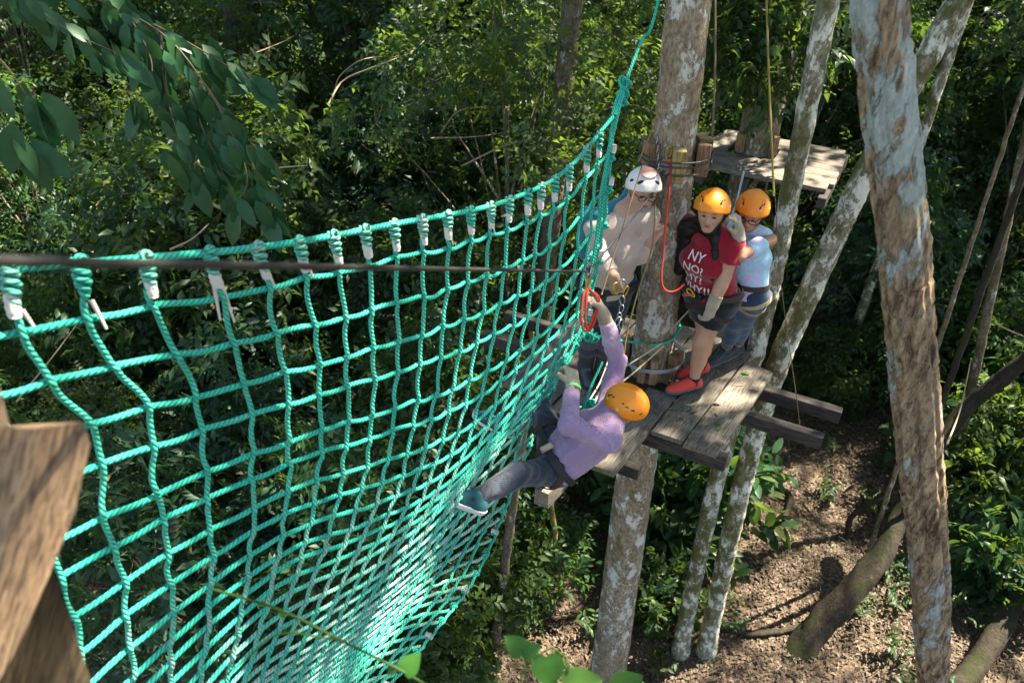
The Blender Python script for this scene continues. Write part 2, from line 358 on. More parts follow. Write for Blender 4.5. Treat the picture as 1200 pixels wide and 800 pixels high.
def box(c, ax, ay, az, bev=.006, jit=0, rs=None):
    """bevelled box: centre and three half-axis vectors"""
    c = np.asarray(c, float); H = [np.asarray(a, float) for a in (ax, ay, az)]; Ln = [np.linalg.norm(h) for h in H]; D = [h/l for h, l in zip(H, Ln)]
    V = []; idx = {}
    for sx in (-1, 1):
        for sy in (-1, 1):
            for sz in (-1, 1):
                s = (sx, sy, sz)
                for k in range(3):   # vertex lying on face k
                    p = c.copy()
                    for q in range(3):
                        p = p+D[q]*s[q]*(Ln[q]-(0 if q == k else min(bev, Ln[q]*.45)))
                    idx[s, k] = len(V); V.append(p)
    F4 = []; F3 = []
    for k in range(3):
        a, b = [q for q in range(3) if q != k]
        for sg in (-1, 1):
            f = []
            for (x, y) in ((-1, -1), (1, -1), (1, 1), (-1, 1)):
                s = [0, 0, 0]; s[k] = sg; s[a] = x; s[b] = y; f.append(idx[tuple(s), k])
            F4.append(f)
    for k in range(3):
        a, b = [q for q in range(3) if q != k]
        for x in (-1, 1):
            for y in (-1, 1):
                def cn(sk): s = [0, 0, 0]; s[k] = sk; s[a] = x; s[b] = y; return tuple(s)
                F4.append([idx[cn(-1), a], idx[cn(1), a], idx[cn(1), b], idx[cn(-1), b]])
    for s in [(x, y, z) for x in (-1, 1) for y in (-1, 1) for z in (-1, 1)]: F3.append([idx[s, 0], idx[s, 1], idx[s, 2]])
    V = np.array(V); out = []
    for fs in (F4, F3):
        fs = np.array(fs); ctr = V[fs].mean(1); nn = np.cross(V[fs[:, 1]]-V[fs[:, 0]], V[fs[:, 2]]-V[fs[:, 0]])
        fl = ((ctr-c)*nn).sum(1) < 0; fs[fl] = fs[fl][:, ::-1]; out.append(fs)
    if rs is not None and jit: V = V+rs.uniform(-jit, jit, V.shape)
    return V, out
def oriented(name, c, ax, ay, az, mat, parent, bev=.006, jit=0, rs=None):
    """a box part whose own local X axis is its first axis, so the grain follows it"""
    Ln = [np.linalg.norm(a) for a in (ax, ay, az)]
    V, F = box((0, 0, 0), (Ln[0], 0, 0), (0, Ln[1], 0), (0, 0, Ln[2]), bev, jit, rs)
    D = np.stack([unit(a) for a in (ax, ay, az)], 1)
    o = bpy.data.objects.new(name, new_mesh(name, V, F, mat, False)); COL.objects.link(o); o.parent = parent
    from mathutils import Matrix
    mtx = Matrix([list(D[0])+[0], list(D[1])+[0], list(D[2])+[0], [0, 0, 0, 1]])
    mtx.translation = Vector(np.asarray(c)-WL[parent]); o.matrix_local = mtx; WL[o] = WL[parent]
    return o
def ellipsoid(c, rx, ry, rz, n=12, m=8):
    th = np.linspace(0, np.pi, m+1); ph = np.arange(n)*2*np.pi/n
    V = np.stack([np.sin(th)[:, None]*np.cos(ph), np.sin(th)[:, None]*np.sin(ph), np.cos(th)[:, None]*np.ones(n)], -1).reshape(-1, 3)
    c = np.asarray(c, float)
    if np.ndim(rx): V = V[:, :1]*np.asarray(rx)+V[:, 1:2]*np.asarray(ry)+V[:, 2:]*np.asarray(rz)
    else: V = V*[rx, ry, rz]
    i = np.arange(m)[:, None]*n; j = np.arange(n)[None]; j2 = (j+1) % n
    return V+c, np.stack([i+j, i+n+j, i+n+j2, i+j2], -1).reshape(-1, 4)
# ================================================================== ground
def terrain(x, y):
    x = np.asarray(x, float); y = np.asarray(y, float)
    h = .10*np.sin(x*.9+.4)*np.cos(y*.8)+.05*np.sin(x*2.3+y*1.9)
    d = np.maximum(0, y-13); h = h+.055*d*d/(1+.07*d)*.35
    return h+.10*np.maximum(0, x-4.5)*np.exp(-((y-7)/6)**2)
gx = np.concatenate([np.linspace(-300, -25, 16), np.linspace(-24, 24, 193)[1:-1], np.linspace(25, 300, 16)])
gy = np.concatenate([np.linspace(-300, -9, 14), np.linspace(-8, 45, 213)[1:-1], np.linspace(46, 400, 20)])
GX, GY = np.meshgrid(gx, gy); rs = RS(3)
near = (np.abs(GX) < 20) & (GY > -5) & (GY < 40)
GZ = terrain(GX, np.minimum(GY, 60))+np.where(near, rs.normal(0, .014, GX.shape), 0)
i = np.arange(len(gy)-1)[:, None]*len(gx); j = np.arange(len(gx)-1)[None]
GF = np.stack([i+j, i+j+1, i+len(gx)+j+1, i+len(gx)+j], -1).reshape(-1, 4)
g = solo('ground', (np.stack([GX, GY, GZ], -1).reshape(-1, 3), GF), 'ground', None, None, loc=A3(0, 0, 0), kind='structure')

# ================================================================== leaves
def leaves(pos, dirv, nrm, L, W, fold=.18, bend=.22):
    """folded pointed leaves: 6 vertices, 4 triangles each"""
    d = dirv/(np.linalg.norm(dirv, axis=1)[:, None]+1e-9)
    n = nrm-d*(nrm*d).sum(1)[:, None]; n /= np.linalg.norm(n, axis=1)[:, None]+1e-9
    s = np.cross(d, n); L = L[:, None]; W = W[:, None]
    base = pos; mid = pos+d*L*.45; l = mid+s*W*.5+n*W*fold; r = mid-s*W*.5+n*W*fold; tip = pos+d*L-n*L*bend
    V = np.stack([base, l, mid, r, tip], 1).reshape(-1, 3); k = np.arange(len(pos))[:, None]*5
    F = np.concatenate([k+[0, 2, 1], k+[0, 3, 2], k+[1, 2, 4], k+[2, 3, 4]], 0)
    return V, F
def leaves_fine(pos, dirv, nrm, L, W, fold=.12, bend=.2):
    """rounder leaf: 9 vertices, 8 triangles, for foliage close to the camera"""
    d = dirv/(np.linalg.norm(dirv, axis=1)[:, None]+1e-9)
    n = nrm-d*(nrm*d).sum(1)[:, None]; n /= np.linalg.norm(n, axis=1)[:, None]+1e-9
    s = np.cross(d, n); L = L[:, None]; W = W[:, None]
    def pt(t, q): return pos+d*L*t-n*L*bend*t*t+s*W*q+n*W*fold*abs(q)*2
    V = np.stack([pt(0, 0), pt(.22, .38), pt(.22, 0), pt(.22, -.38), pt(.52, .5), pt(.52, 0), pt(.52, -.5), pt(.8, .3), pt(.8, 0), pt(.8, -.3), pt(1.02, 0)], 1).reshape(-1, 3)
    k = np.arange(len(pos))[:, None]*11
    T3 = np.concatenate([k+[0, 2, 1], k+[0, 3, 2], k+[7, 8, 10], k+[8, 9, 10]], 0)
    T4 = np.concatenate([k+[1, 2, 5, 4], k+[2, 3, 6, 5], k+[4, 5, 8, 7], k+[5, 6, 9, 8]], 0)
    return V, [T3, T4]
def rnd_unit(rs, n):
    v = rs.normal(size=(n, 3)); return v/np.linalg.norm(v, axis=1)[:, None]
def foliage(rs, clumps, twigs, per, L, W, up=.35, fn=leaves, droop=.35, tw=(.25, .5)):
    """twigs spread through each clump; leaves set alternately along every twig"""
    P = []; D = []; N = []; LL = []; WW = []
    tot = sum(c[1][0]*c[1][1]*c[1][2] for c in clumps)**(1) 
    for (c, r) in clumps:
        k = max(3, int(twigs*(r[0]*r[1]*r[2])**(2/3)/sum((q[1][0]*q[1][1]*q[1][2])**(2/3) for q in clumps)))
        u = rnd_unit(rs, k)*(rs.uniform(.25, 1, (k, 1))**.5)
        o = np.asarray(c)+u*np.asarray(r)
        d = u*.8+rnd_unit(rs, k)*.7+[0, 0, up]; d /= np.linalg.norm(d, axis=1)[:, None]
        ln = rs.uniform(*tw, k)
        side = np.cross(d, rnd_unit(rs, k)); side /= np.linalg.norm(side, axis=1)[:, None]+1e-9
        upv = np.cross(side, d)
        upv *= np.sign(upv[:, 2:]+1e-6)
        for q in range(per):
            t = (q+.5)/per
            p = o+d*(ln*t)[:, None]-np.array([0, 0, 1])*(ln*t*t*droop*.5)[:, None]
            sg = 1 if q % 2 else -1
            ld = side*sg*rs.uniform(.6, 1.1, (k, 1))+d*rs.uniform(.35, .8, (k, 1))-np.array([0, 0, 1])*rs.uniform(0, droop*1.6, (k, 1))+rnd_unit(rs, k)*.2
            P.append(p); D.append(ld); N.append(upv+rnd_unit(rs, k)*.45+[0, 0, .35])
            sz = rs.uniform(.65, 1.25, k); LL.append(L*sz); WW.append(W*sz)
    return fn(np.concatenate(P), np.concatenate(D), np.concatenate(N), np.concatenate(LL), np.concatenate(WW))
def limb(rs, a, b, r0, r1, sag=.15, n=6, m=7, wob=.04):
    a = np.asarray(a, float); b = np.asarray(b, float); t = np.linspace(0, 1, m)[:, None]
    L = np.linalg.norm(b-a); mid = (a+b)/2+[0, 0, sag*L]+rs.normal(0, wob*L, 3)
    P = (1-t)**2*a+2*t*(1-t)*mid+t*t*b
    return tube(P, np.linspace(r0, r1, m), n)

# ------------------------------------------------------------------ understorey tree kinds (built once, copied)
def tree_kind(seed, name, label, cat, group, H, spread, nclump, csize, twigs, per, L, W, leafmat, trunkmat, base=.25, r0=.05, flat=.75, fn=leaves, tw=(.25, .5), droop=.35):
    rs = RS(seed); t = thing(name, label, cat, (0, 0, 0), group)
    lean = rs.normal(0, .05, 2)*H
    path = spline([(0, 0, -.15), (lean[0]*.3, lean[1]*.3, H*.4), (lean[0], lean[1], H*.86)], 12)
    parts = [tube(path, np.linspace(r0, r0*.3, 12), 7)]; cl = []
    for q in range(nclump):
        a = q*2.399+rs.uniform(-.4, .4); f = (q+.5)/nclump; z = H*(base+(1-base)*f)
        rad = spread*math.sqrt(max(.05, 1-(2*f-.85)**2*.8))*rs.uniform(.35, 1)
        c = np.array([lean[0]*f+math.cos(a)*rad, lean[1]*f+math.sin(a)*rad, z+rs.uniform(-.1, .1)*H])
        s = csize*rs.uniform(.65, 1.3); cl.append((c, (s, s*rs.uniform(.8, 1.2), s*flat*rs.uniform(.7, 1.1))))
        k = int(np.clip(f*.8*11, 1, 10)); parts.append(limb(rs, path[k], c+[0, 0, -s*.2], r0*.42, r0*.1, .1))
        for _ in range(3):
            e = c+rnd_unit(rs, 1)[0]*s*.8; parts.append(limb(rs, c+[0, 0, -s*.2], e, r0*.16, r0*.05, .1, 4, 4))
    part('trunk', join(*parts), trunkmat, t)
    part('crown', foliage(rs, cl, int(twigs*.85), per, L*1.18, W*1.2, fn=fn, tw=tw, droop=droop), leafmat, t)
    return t
G_T = 'understorey trees filling the forest behind the net'
KINDS = [
 tree_kind(11, 'understorey_tree', 'leafy dark green understorey tree with oval leaves in the forest', 'tree', G_T, 5.2, 1.55, 17, .62, 950, 9, .125, .055, 'leaf_a', 'trunk_far'),
 tree_kind(12, 'understorey_tree', 'mid green understorey tree with small pointed leaves in the forest', 'tree', G_T, 6.2, 1.6, 20, .60, 1400, 9, .090, .040, 'leaf_b', 'trunk_far', tw=(.2, .42)),
 tree_kind(13, 'understorey_tree', 'blue green drooping understorey tree with long leaves in the forest', 'tree', G_T, 4.4, 1.5, 15, .58, 800, 9, .15, .052, 'leaf_c', 'trunk_far', droop=.7),
 tree_kind(14, 'understorey_tree', 'tall narrow understorey tree wrapped in dense leaves in the forest', 'tree', G_T, 8.4, 1.25, 26, .62, 1350, 9, .11, .050, 'leaf_a', 'trunk_far', base=.12, r0=.07),
 tree_kind(15, 'forest_shrub', 'bushy mid green shrub growing on the forest floor', 'shrub', 'shrubs on the forest floor', 1.7, .75, 11, .38, 520, 8, .105, .045, 'leaf_b', 'twig_dark', base=.15, r0=.018, tw=(.18, .36)),
 tree_kind(16, 'forest_shrub', 'low dark shrub with broad glossy leaves on the forest floor', 'shrub', 'shrubs on the forest floor', 1.25, .7, 9, .34, 260, 7, .17, .075, 'leaf_a', 'twig_dark', base=.15, r0=.016, fn=leaves_fine, tw=(.2, .4)),
]
def seedling(seed):
    rs = RS(seed); t = thing('seedling', 'small leafy seedling sprouting through the leaf litter', 'plant', (0, 0, 0), 'seedlings in the leaf litter')
    st = []; P = []; D = []; N = []; LL = []
    for q in range(5):
        a = rs.uniform(0, 6.28); e = np.array([math.cos(a)*.14, math.sin(a)*.14, rs.uniform(.2, .42)]); pth = spline([(0, 0, -.02), e*[.4, .4, .6], e], 8)
        st.append(tube(pth, np.linspace(.004, .0015, 8), 4))
        for k in range(3, 8):
            for sg in (-1, 1):
                P.append(pth[k]); dv = np.array([math.cos(a+sg*1.1), math.sin(a+sg*1.1), .05])+rs.normal(0, .15, 3); D.append(dv); N.append([0, 0, 1.]); LL.append(rs.uniform(.05, .10))
    LL = np.array(LL); part('stem', join(*st), 'twig_dark', t); part('foliage', leaves_fine(np.array(P), np.array(D), np.array(N)+rs.normal(0, .2, (len(P), 3)), LL, LL*.45), 'leaf_b', t)
    return t
KSEED = [seedling(31), seedling(32)]

used = set()
def plant(k, x, y, s=1., rot=0., dz=0., label=None, proto=None, group=None):
    src = proto or KINDS[k]
    o = src if src.name not in used else copy_tree(src)
    used.add(src.name)
    o.location = (x, y, float(terrain(x, y))+dz-.03); o.scale = (s, s, s*1.0); o.rotation_euler = (0, 0, rot)
    if label: o['label'] = label
    if group: o['group'] = group
    return o
rs = RS(77)
def vis_x(y): return .70*(y*math.cos(PITCH)+(CAM_Z-2)*math.sin(PITCH))+1.5
def blocked(x, y):
    if -.5 < x < 5.6 and 3.0 < y < (7.0 if x < 1.6 else 8.4): return True        # clearing with the platform and the trodden floor
    if x < -1 and y < 4.9+(-1-x)*-.25: return True           # under the net
    if 1.2 < x < 4.6 and 8.5 < y < 10.2: return True         # second platform
    return False
pts = []
yy = 4.2
while yy < 44:
    sp = 1.15+.045*(yy-4)
    xx = -vis_x(yy)-rs.uniform(0, 1)
    while xx < vis_x(yy)+1:
        x = xx+rs.uniform(-.4, .4)*sp; y = yy+rs.uniform(-.45, .45)*sp
        if not blocked(x, y): pts.append((x, y))
        xx += sp*rs.uniform(1.05, 1.5)
    yy += sp*1.05
for (x, y) in pts:
    far = y > 11
    k = rs.choice([0, 1, 2, 3, 4, 5], p=[.26, .24, .2, .1, .1, .1] if not far else [.26, .28, .12, .3, .04, 0])
    s = rs.uniform(.7, 1.1)
    if y < 7.5 and k in (0, 1, 2, 3): s *= .72
    if k == 3 and y < 9: k = 0
    if x > 4 and y < 9: s *= .75
    if far: s *= 1+.012*(y-11)
    plant(int(k), x, y, s, rs.uniform(0, 6.28))
# shrubs set by hand where the photograph shows them
for (k, u, v, s, rot, lb) in [(2, 585, 655, .48, .3, 'drooping blue green sapling beside the lower edge of the net'), (4, 560, 700, 1.0, 1., 'bushy shrub under the lower edge of the net beside the drooping sapling'), (4, 625, 690, .75, 2.2, 'small shrub in the litter between the net and the thick trunk'),
        (5, 800, 600, 1.2, .7, 'broad leaved glossy shrub directly below the platform boards'), (5, 780, 625, 1.0, 2., 'broad leaved shrub growing against the thick mottled trunk'), (5, 842, 575, .6, 4., 'broad leaved shrub between the two slim pale trunks'), (4, 1010, 470, .9, 1., 'sunlit shrub at the back edge of the clearing by the fluted trunk'),
        (4, 955, 470, .8, .2, 'shrub behind the leaning pale trunk at the back of the clearing'), (4, 1150, 600, 1.0, 2., 'shrub beyond the fluted trunk above the fallen log'), (5, 1180, 520, 1.1, 1., 'broad leaved shrub under the leaning mossy trunk'), (4, 1130, 480, 1.1, 4., 'shrub growing around the upper part of the leaning mossy trunk'), (5, 1155, 700, .8, 3.4, 'broad leaved shrub beside the dark fallen log'),
        (4, 690, 430, .8, 3., 'shrub seen behind the boots of the guide'), (5, 760, 720, .6, 3., 'low glossy shrub between the thick trunk and the slim trunks'), (4, 530, 790, .9, 3., 'shrub in the shade below the hanging net hem'), (4, 460, 800, 1.1, 3., 'shrub seen through the lowest rows of the net'), (5, 745, 590, .8, 1.1, 'broad leaved shrub behind the thick mottled trunk')]:
    p = pz(u, v, 0); plant(k, p[0], p[1], s, rot, label=lb)
for q in range(130):
    x, y = rs.uniform(-1.2, 6.5), rs.uniform(3.6, 9.5)
    if abs(x-3.1-.12*(y-6)) < 1.0 and rs.rand() < .85: continue
    plant(0, x, y, rs.uniform(.6, 1.25), rs.uniform(0, 6.28), .02, proto=KSEED[q % 2])

# leaf litter over the clearing
n = 110000; lx = rs.uniform(-1.6, 7.2, n); ly = rs.uniform(3.4, 11.5, n); lz = terrain(lx, ly)+rs.uniform(.004, .035, n)
a = rs.uniform(0, 6.28, n); dv = np.stack([np.cos(a), np.sin(a), rs.normal(.05, .2, n)], 1); nv = rnd_unit(rs, n)*.45+[0, 0, 1]
ls = rs.uniform(.022, .05, n)+.05*rs.rand(n)**5
solo('leaf_litter', leaves(np.stack([lx, ly, lz], 1), dv, nv, ls, ls*rs.uniform(.35, .6, n), .25, .2), 'leaf_dry', 'dry brown leaf litter covering the forest floor of the clearing', 'leaf litter', loc=A3(0, 0, 0), kind='stuff', smooth=False)

tw_ = []
for q in range(520):
    x, y = rs.uniform(-1, 6.5), rs.uniform(3.8, 10.5); a_ = rs.uniform(0, 6.28); L_ = rs.uniform(.06, .38); e_ = A3(math.cos(a_), math.sin(a_), rs.uniform(-.05, .12))*L_; p0 = A3(x, y, float(terrain(x, y))+.03); r_ = rs.uniform(.002, .006)
    tw_.append(tube(spline([p0, p0+e_*.5+rs.normal(0, .08*L_, 3), p0+e_], 5), [r_, r_, r_*.9, r_*.7, r_*.4], 4))
solo('twig_litter', join(*tw_), 'twig_dark', 'small dead twigs strewn through the brown leaf litter', 'twigs', loc=A3(0, 0, 0), kind='stuff')
# ================================================================== big trunks
def trunk_tube(P, R, seed, n=26, rough=.035, flute=0., nfl=4, step=.06, lump=.03):
    L = np.linalg.norm(np.diff(np.asarray(P), axis=0), axis=1).sum(); m = max(12, int(L/step))
    PR = spline(np.concatenate([np.asarray(P, float), np.asarray(R, float)[:, None]], 1), m); rs = RS(seed)
    ph = rs.uniform(0, 6.28, 12)
    def rf(th, s):
        f = 1+rough*(np.sin(2*th+ph[0]+s*.9)*.6+np.sin(3*th+ph[1]-s*1.7)*.5)+lump*(np.sin(s*4.1+ph[2]+np.sin(th+ph[3]))*.5+np.sin(s*9.3+2*th+ph[4])*.35+np.sin(s*17+3*th+ph[6])*.25)
        if flute: f = f+flute*(1.9*np.abs(np.sin(.5*nfl*th+ph[5]+.35*np.sin(s*1.1+ph[7])))**.55-1.3+.35*np.cos((nfl*2+1)*th+ph[8]+s*.8+.6*np.sin(s*2.3)))
        return f
    PR[1:-1, :2] += rs.normal(0, .003, (m-2, 2))
    return tube(PR[:, :3], PR[:, 3], n, rfun=rf)
def canopy_crown(rs, c, R, thick, twigs, L, W, nclump=16):
    cl = []
    for q in range(nclump):
        a = q*2.399; rad = R*math.sqrt((q+.5)/nclump); s = R*.30*rs.uniform(.7, 1.25)
        cl.append((np.asarray(c)+[math.cos(a)*rad, math.sin(a)*rad, rs.uniform(-1, 1)*thick-.12*rad], (s, s, s*.5)))
    return cl, foliage(rs, cl, twigs, 8, L, W, tw=(.4, .9))
def big_tree(name, label, P, R, mat, seed, crown=None, group=None, cat='tree', **kw):
    """a trunk through points P with radii R; the crown sits above the picture on the last point"""
    t = thing(name, label, cat, (P[0][0], P[0][1], P[0][2]), group); rs = RS(seed)
    part('trunk', trunk_tube(P, R, seed, **kw), mat, t)
    if crown:
        c = np.asarray(P[-1])+[0, 0, crown.get('dz', 1.)]; cl, fo = canopy_crown(rs, c, crown['R'], crown.get('th', .8), crown.get('tw', 420), crown.get('L', .24), crown.get('W', .11))
        part('limbs', join(*[limb(rs, np.asarray(P[-1])-[0, 0, .5+rs.uniform(0, 1.5)], cc-[0, 0, .2], R[-1]*.45, R[-1]*.12, .12) for cc, _ in cl]), mat, t)
        part('crown', fo, 'leaf_a', t)
    return t
def P3(*l): return [np.asarray(p, float) for p in l]
TRX, TRY = 1.055, 4.63
big_tree('platform_tree', 'thick mottled brown and white trunk rising through the lower wooden platform', P3((1.03, TRY+.03, -.1), (1.04, TRY, .5), (1.05, TRY, 3.), (TRX, TRY, 4.4), (1.04, TRY, 5.6), (1.00, TRY+.02, 7.2), (1.02, 4.7, 10), (1.3, 5.0, 13), (1.6, 5.4, 16)),
         [.24, .185, .165, .153, .138, .124, .12, .11, .10], 'trunk_main', 41, dict(R=3.0, L=.22, tw=360), n=36, step=.035, rough=.02, lump=.018)
# slim trunks beside the platform
big_tree('slim_tree', 'slim pale trunk with dark speckles passing behind the platform corner', P3((1.92, 5.0, -.05), (1.90, 5.0, .6), (1.90, 5.0, 3.), (1.98, 5.0, 4.3), (1.96, 5.0, 5.8), (1.93, 5.02, 7.), (1.9, 5.2, 11), (2.0, 5.6, 14)),
         [.115, .088, .078, .074, .070, .068, .06, .05], 'trunk_slim', 42, dict(R=2.2, L=.2, tw=200), n=22, step=.04, rough=.02, lump=.03)
big_tree('slim_tree', 'leaning pale trunk with white lichen and olive moss beside the dark beams', P3((2.21, 5.0, -.05), (2.19, 5.0, .6), (2.14, 5.0, 2.8), (2.18, 5.0, 4.02), (2.33, 5.0, 5.1), (2.52, 5.0, 6.15), (2.76, 5.03, 7.0), (4.4, 5.9, 11), (5.7, 6.6, 14)),
         [.125, .098, .090, .088, .084, .078, .075, .065, .05], 'trunk_slim', 43, dict(R=4.0, L=.23, tw=800), n=22, step=.04, rough=.02, lump=.03)  # crown is out of view, bent and enlarged to shade the people and net
# fluted trunk close to the camera on the right
fa, fb = pd(1030, 0, 2.4), pd(1094, 800, 4.69); fd = fa-fb
big_tree('fluted_tree', 'fluted brown trunk with pale blue lichen patches standing in front of the clearing', P3(fb-fd*1.08, fb-fd*.5, fb, fb+fd*.25+[.03, 0, 0], fb+fd*.5+[.02, 0, 0], fb+fd*.75+[.015, 0, 0], fa, fa+fd*.6, fa+fd*1.4+[.2, .3, 0], fa+fd*2.4+[.8, .5, 0]),
         [.13, .10, .086, .087, .087, .084, .079, .078, .075, .07], 'trunk_flute', 44, dict(R=2.4, L=.2, tw=220), n=80, step=.025, rough=.05, flute=.13, nfl=6, lump=.035)
# tree carrying the second platform
P2Z = 4.9
t2 = pz(888, 178, P2Z)+A3(0, .1, 0)
big_tree('platform_tree', 'smooth grey brown trunk rising through the far upper platform', P3((t2[0]-.05, t2[1], -.05), (t2[0]-.03, t2[1], 2), (t2[0], t2[1], P2Z), (t2[0]+.06, t2[1]+.02, 6.5), (t2[0]+.2, t2[1]+.2, 10), (t2[0]+.5, t2[1]+.5, 14)),
         [.27, .23, .20, .19, .17, .14], 'trunk_far', 45, dict(R=2.8, L=.22, tw=330), n=24, rough=.02, lump=.015)
t2o = bpy.data.objects[[o.name for o in bpy.data.objects if o.name.startswith('platform_tree')][-1]]
rq = RS(9); part('side_foliage', foliage(rq, [(pd(u, v, 7.2), (r_, r_, r_*.8)) for u, v, r_ in ((890, 60, .42), (870, 95, .25), (915, 30, .4), (880, 10, .4), (905, 98, .22), (862, 40, .3))], 330, 9, .12, .055), 'leaf_a', t2o)
# further trunks one can tell apart
def far_trunk(label, uv, d, r, mat, seed, lean=(0, 0), top=15., crown=True, name='forest_tree', group=None):
    """trunk seen through pixels uv[0] (upper) and uv[1] (lower), the lower point at depth d"""
    b = pd(*uv[1], d); a = py(*uv[0], b[1]+lean[1]); dr = (a-b)/(a[2]-b[2])
    f0 = b+dr*(-.1-b[2]); f0[2] = float(terrain(f0[0], f0[1]))-.1; tp = b+dr*(min(top, 9)-b[2]); tq = tp+A3(dr[0]*.5, dr[1]*.5, 1)*(top-min(top, 9)) if top > 9 else None
    P = [f0, b, a, tp]+([tq] if tq is not None else []); P.sort(key=lambda p: p[2]); P = [p for q, p in enumerate(P) if q == 0 or p[2]-P[q-1][2] > .25]
    return big_tree(name, label, P, np.linspace(r*1.25, r*.75, len(P)), mat, seed, dict(R=2.6, L=.22, tw=220) if crown else None, group, n=14, step=.12, rough=.03)
far_trunk('straight olive yellow trunk rising behind the leafy shrubs', ((390, 0), (388, 110)), 15., .095, 'trunk_olive', 51)
far_trunk('brown trunk standing beside hanging vines deep in the forest', ((268, 0), (275, 120)), 13., .10, 'trunk_far', 52)
far_trunk('pale spotted trunk between the net corner and the guide', ((665, 60), (650, 215)), 9.5, .11, 'trunk_far', 53)
far_trunk('thin white trunk bending away beyond the fluted tree', ((1135, 0), (1080, 160)), 10., .06, 'trunk_slim', 55, top=11.)
far_trunk('slender sunlit trunk leaning among the shrubs beyond the clearing', ((1200, 170), (1165, 330)), 8.5, .045, 'trunk_far', 57, top=8., crown=False)
far_trunk('mossy stem standing beside the left hand shrubs under the net', ((640, 540), (648, 610)), 8.6, .03, 'trunk_olive', 58, top=4.2, crown=False)
far_trunk('bare grey stem standing under the green net', ((600, 600), (588, 690)), 8.2, .05, 'trunk_far', 59, top=3.6, crown=False)
for q, (a, b, d, r) in enumerate([((1130, 310), (1100, 400), 7.5, .022), ((1200, 200), (1105, 470), 7.8, .03)]):
    far_trunk('thin bare sapling stem leaning beyond the clearing', (a, b), d, r, 'log' if q % 2 else 'trunk_far', 60+q, top=6.5, crown=False, name='sapling', group='bare sapling stems beyond the clearing')

# canopy trees: crowns overhead that shade the place
rs = RS(5); nb = 0; canopy_src = None
for gxx in np.arange(-16, 34, 5.2):
    for gyy in np.arange(-10, 44, 5.2):
        x = gxx+rs.uniform(-1.5, 1.5); y = gyy+rs.uniform(-1.5, 1.5); h = rs.uniform(13, 17); rr = rs.rand()
        if -5.5 < x < 5.2 and -4 < y < 9.5: continue        # opening above the net and the platforms
        if abs(x) < vis_x(y)*.97 and 0 < y < 11: continue
        if rr < .27 or math.hypot(x-12.4, y-11.8) < 3.9: continue
        if canopy_src is None:
            canopy_src = big_tree('canopy_tree', 'tall canopy tree whose trunk rises out of the understorey', P3((0, 0, -.1), (.05, 0, 5), (-.05, .1, 10), (0, 0, 14)), [.20, .16, .14, .11], 'trunk_far', 99, dict(R=3.1, L=.24, tw=480, th=1.), 'canopy trees around the clearing', n=14, step=.2)
            o = canopy_src
        else: o = copy_tree(canopy_src)
        o.location = (x, y, float(terrain(x, y))); s = h/14; o.scale = (s*1.05, s*1.05, s); o.rotation_euler = (0, 0, rs.uniform(0, 6.28))

big_tree('canopy_tree', 'unseen thinly leafed canopy tree added to break up the sun on the clearing floor', P3((12.4, 11.8, -.1), (12.4, 11.8, 7), (12.4, 11.8, 14)), [.17, .14, .10], 'trunk_far', 98, dict(R=3.2, L=.26, W=.13, tw=190, th=.8), 'canopy trees around the clearing', n=12, step=.25)  # added out of view so the sun reaches the clearing in patches
# mossy leaning logs and roots on the right
def log(name, label, pts, R, seed, mat='log', cat='log', **kw):
    return solo(name, trunk_tube(pts, R, seed, n=16, step=.05, **kw), mat, label, cat)
log('leaning_log', 'thick mossy leaning trunk crossing the clearing floor behind the fluted tree', P3(pz(890, 850, -.7), pz(945, 752, .0), pz(1000, 690, .6), pz(1040, 640, .95), pz(1075, 560, 1.4), pz(1130, 480, 2.1), pz(1210, 415, 2.9)), [.20, .17, .14, .12, .105, .095, .08], 71, rough=.14, lump=.16, cat='tree')
log('fallen_log', 'dark fallen log lying past the fluted tree base', P3(pz(1100, 830, .1), pz(1150, 770, .25), pz(1185, 710, .5), pz(1215, 640, .9)), [.12, .115, .11, .09], 72, rough=.06, lump=.06)
log('arching_root', 'dark arching root rising from the sunlit leaf litter', P3(pz(993, 628, 0), pz(998, 605, .25), pz(1030, 585, .5), pz(1075, 565, .7)), [.04, .038, .036, .04], 73, rough=.06, lump=.05, cat='root')
for q, (pp, r) in enumerate([([(845, 545), (890, 565), (925, 580), (918, 610)], .06), ([(865, 610), (895, 630), (930, 632)], .04), ([(845, 735), (880, 742), (920, 738), (950, 728)], .045), ([(940, 590), (965, 615), (1000, 640)], .012), ([(740, 600), (700, 640), (660, 650)], .03), ([(600, 720), (660, 716), (690, 700)], .012)]):
    log('surface_root', ['curved root hump in the litter behind the leaning pale trunk', 'thin root crossing the litter behind the pale trunks', 'pale snaking root across the shaded litter', 'thin dark vine lying over the sunlit litter patch', 'low root running toward the shrubs below the net', 'dry bent twig lying in the brown litter'][q], [pz(u, v, .02) for u, v in pp], np.linspace(r, r*.6, len(pp)), 80+q, rough=.06, lump=.06, cat='root' if q < 5 else 'twig')
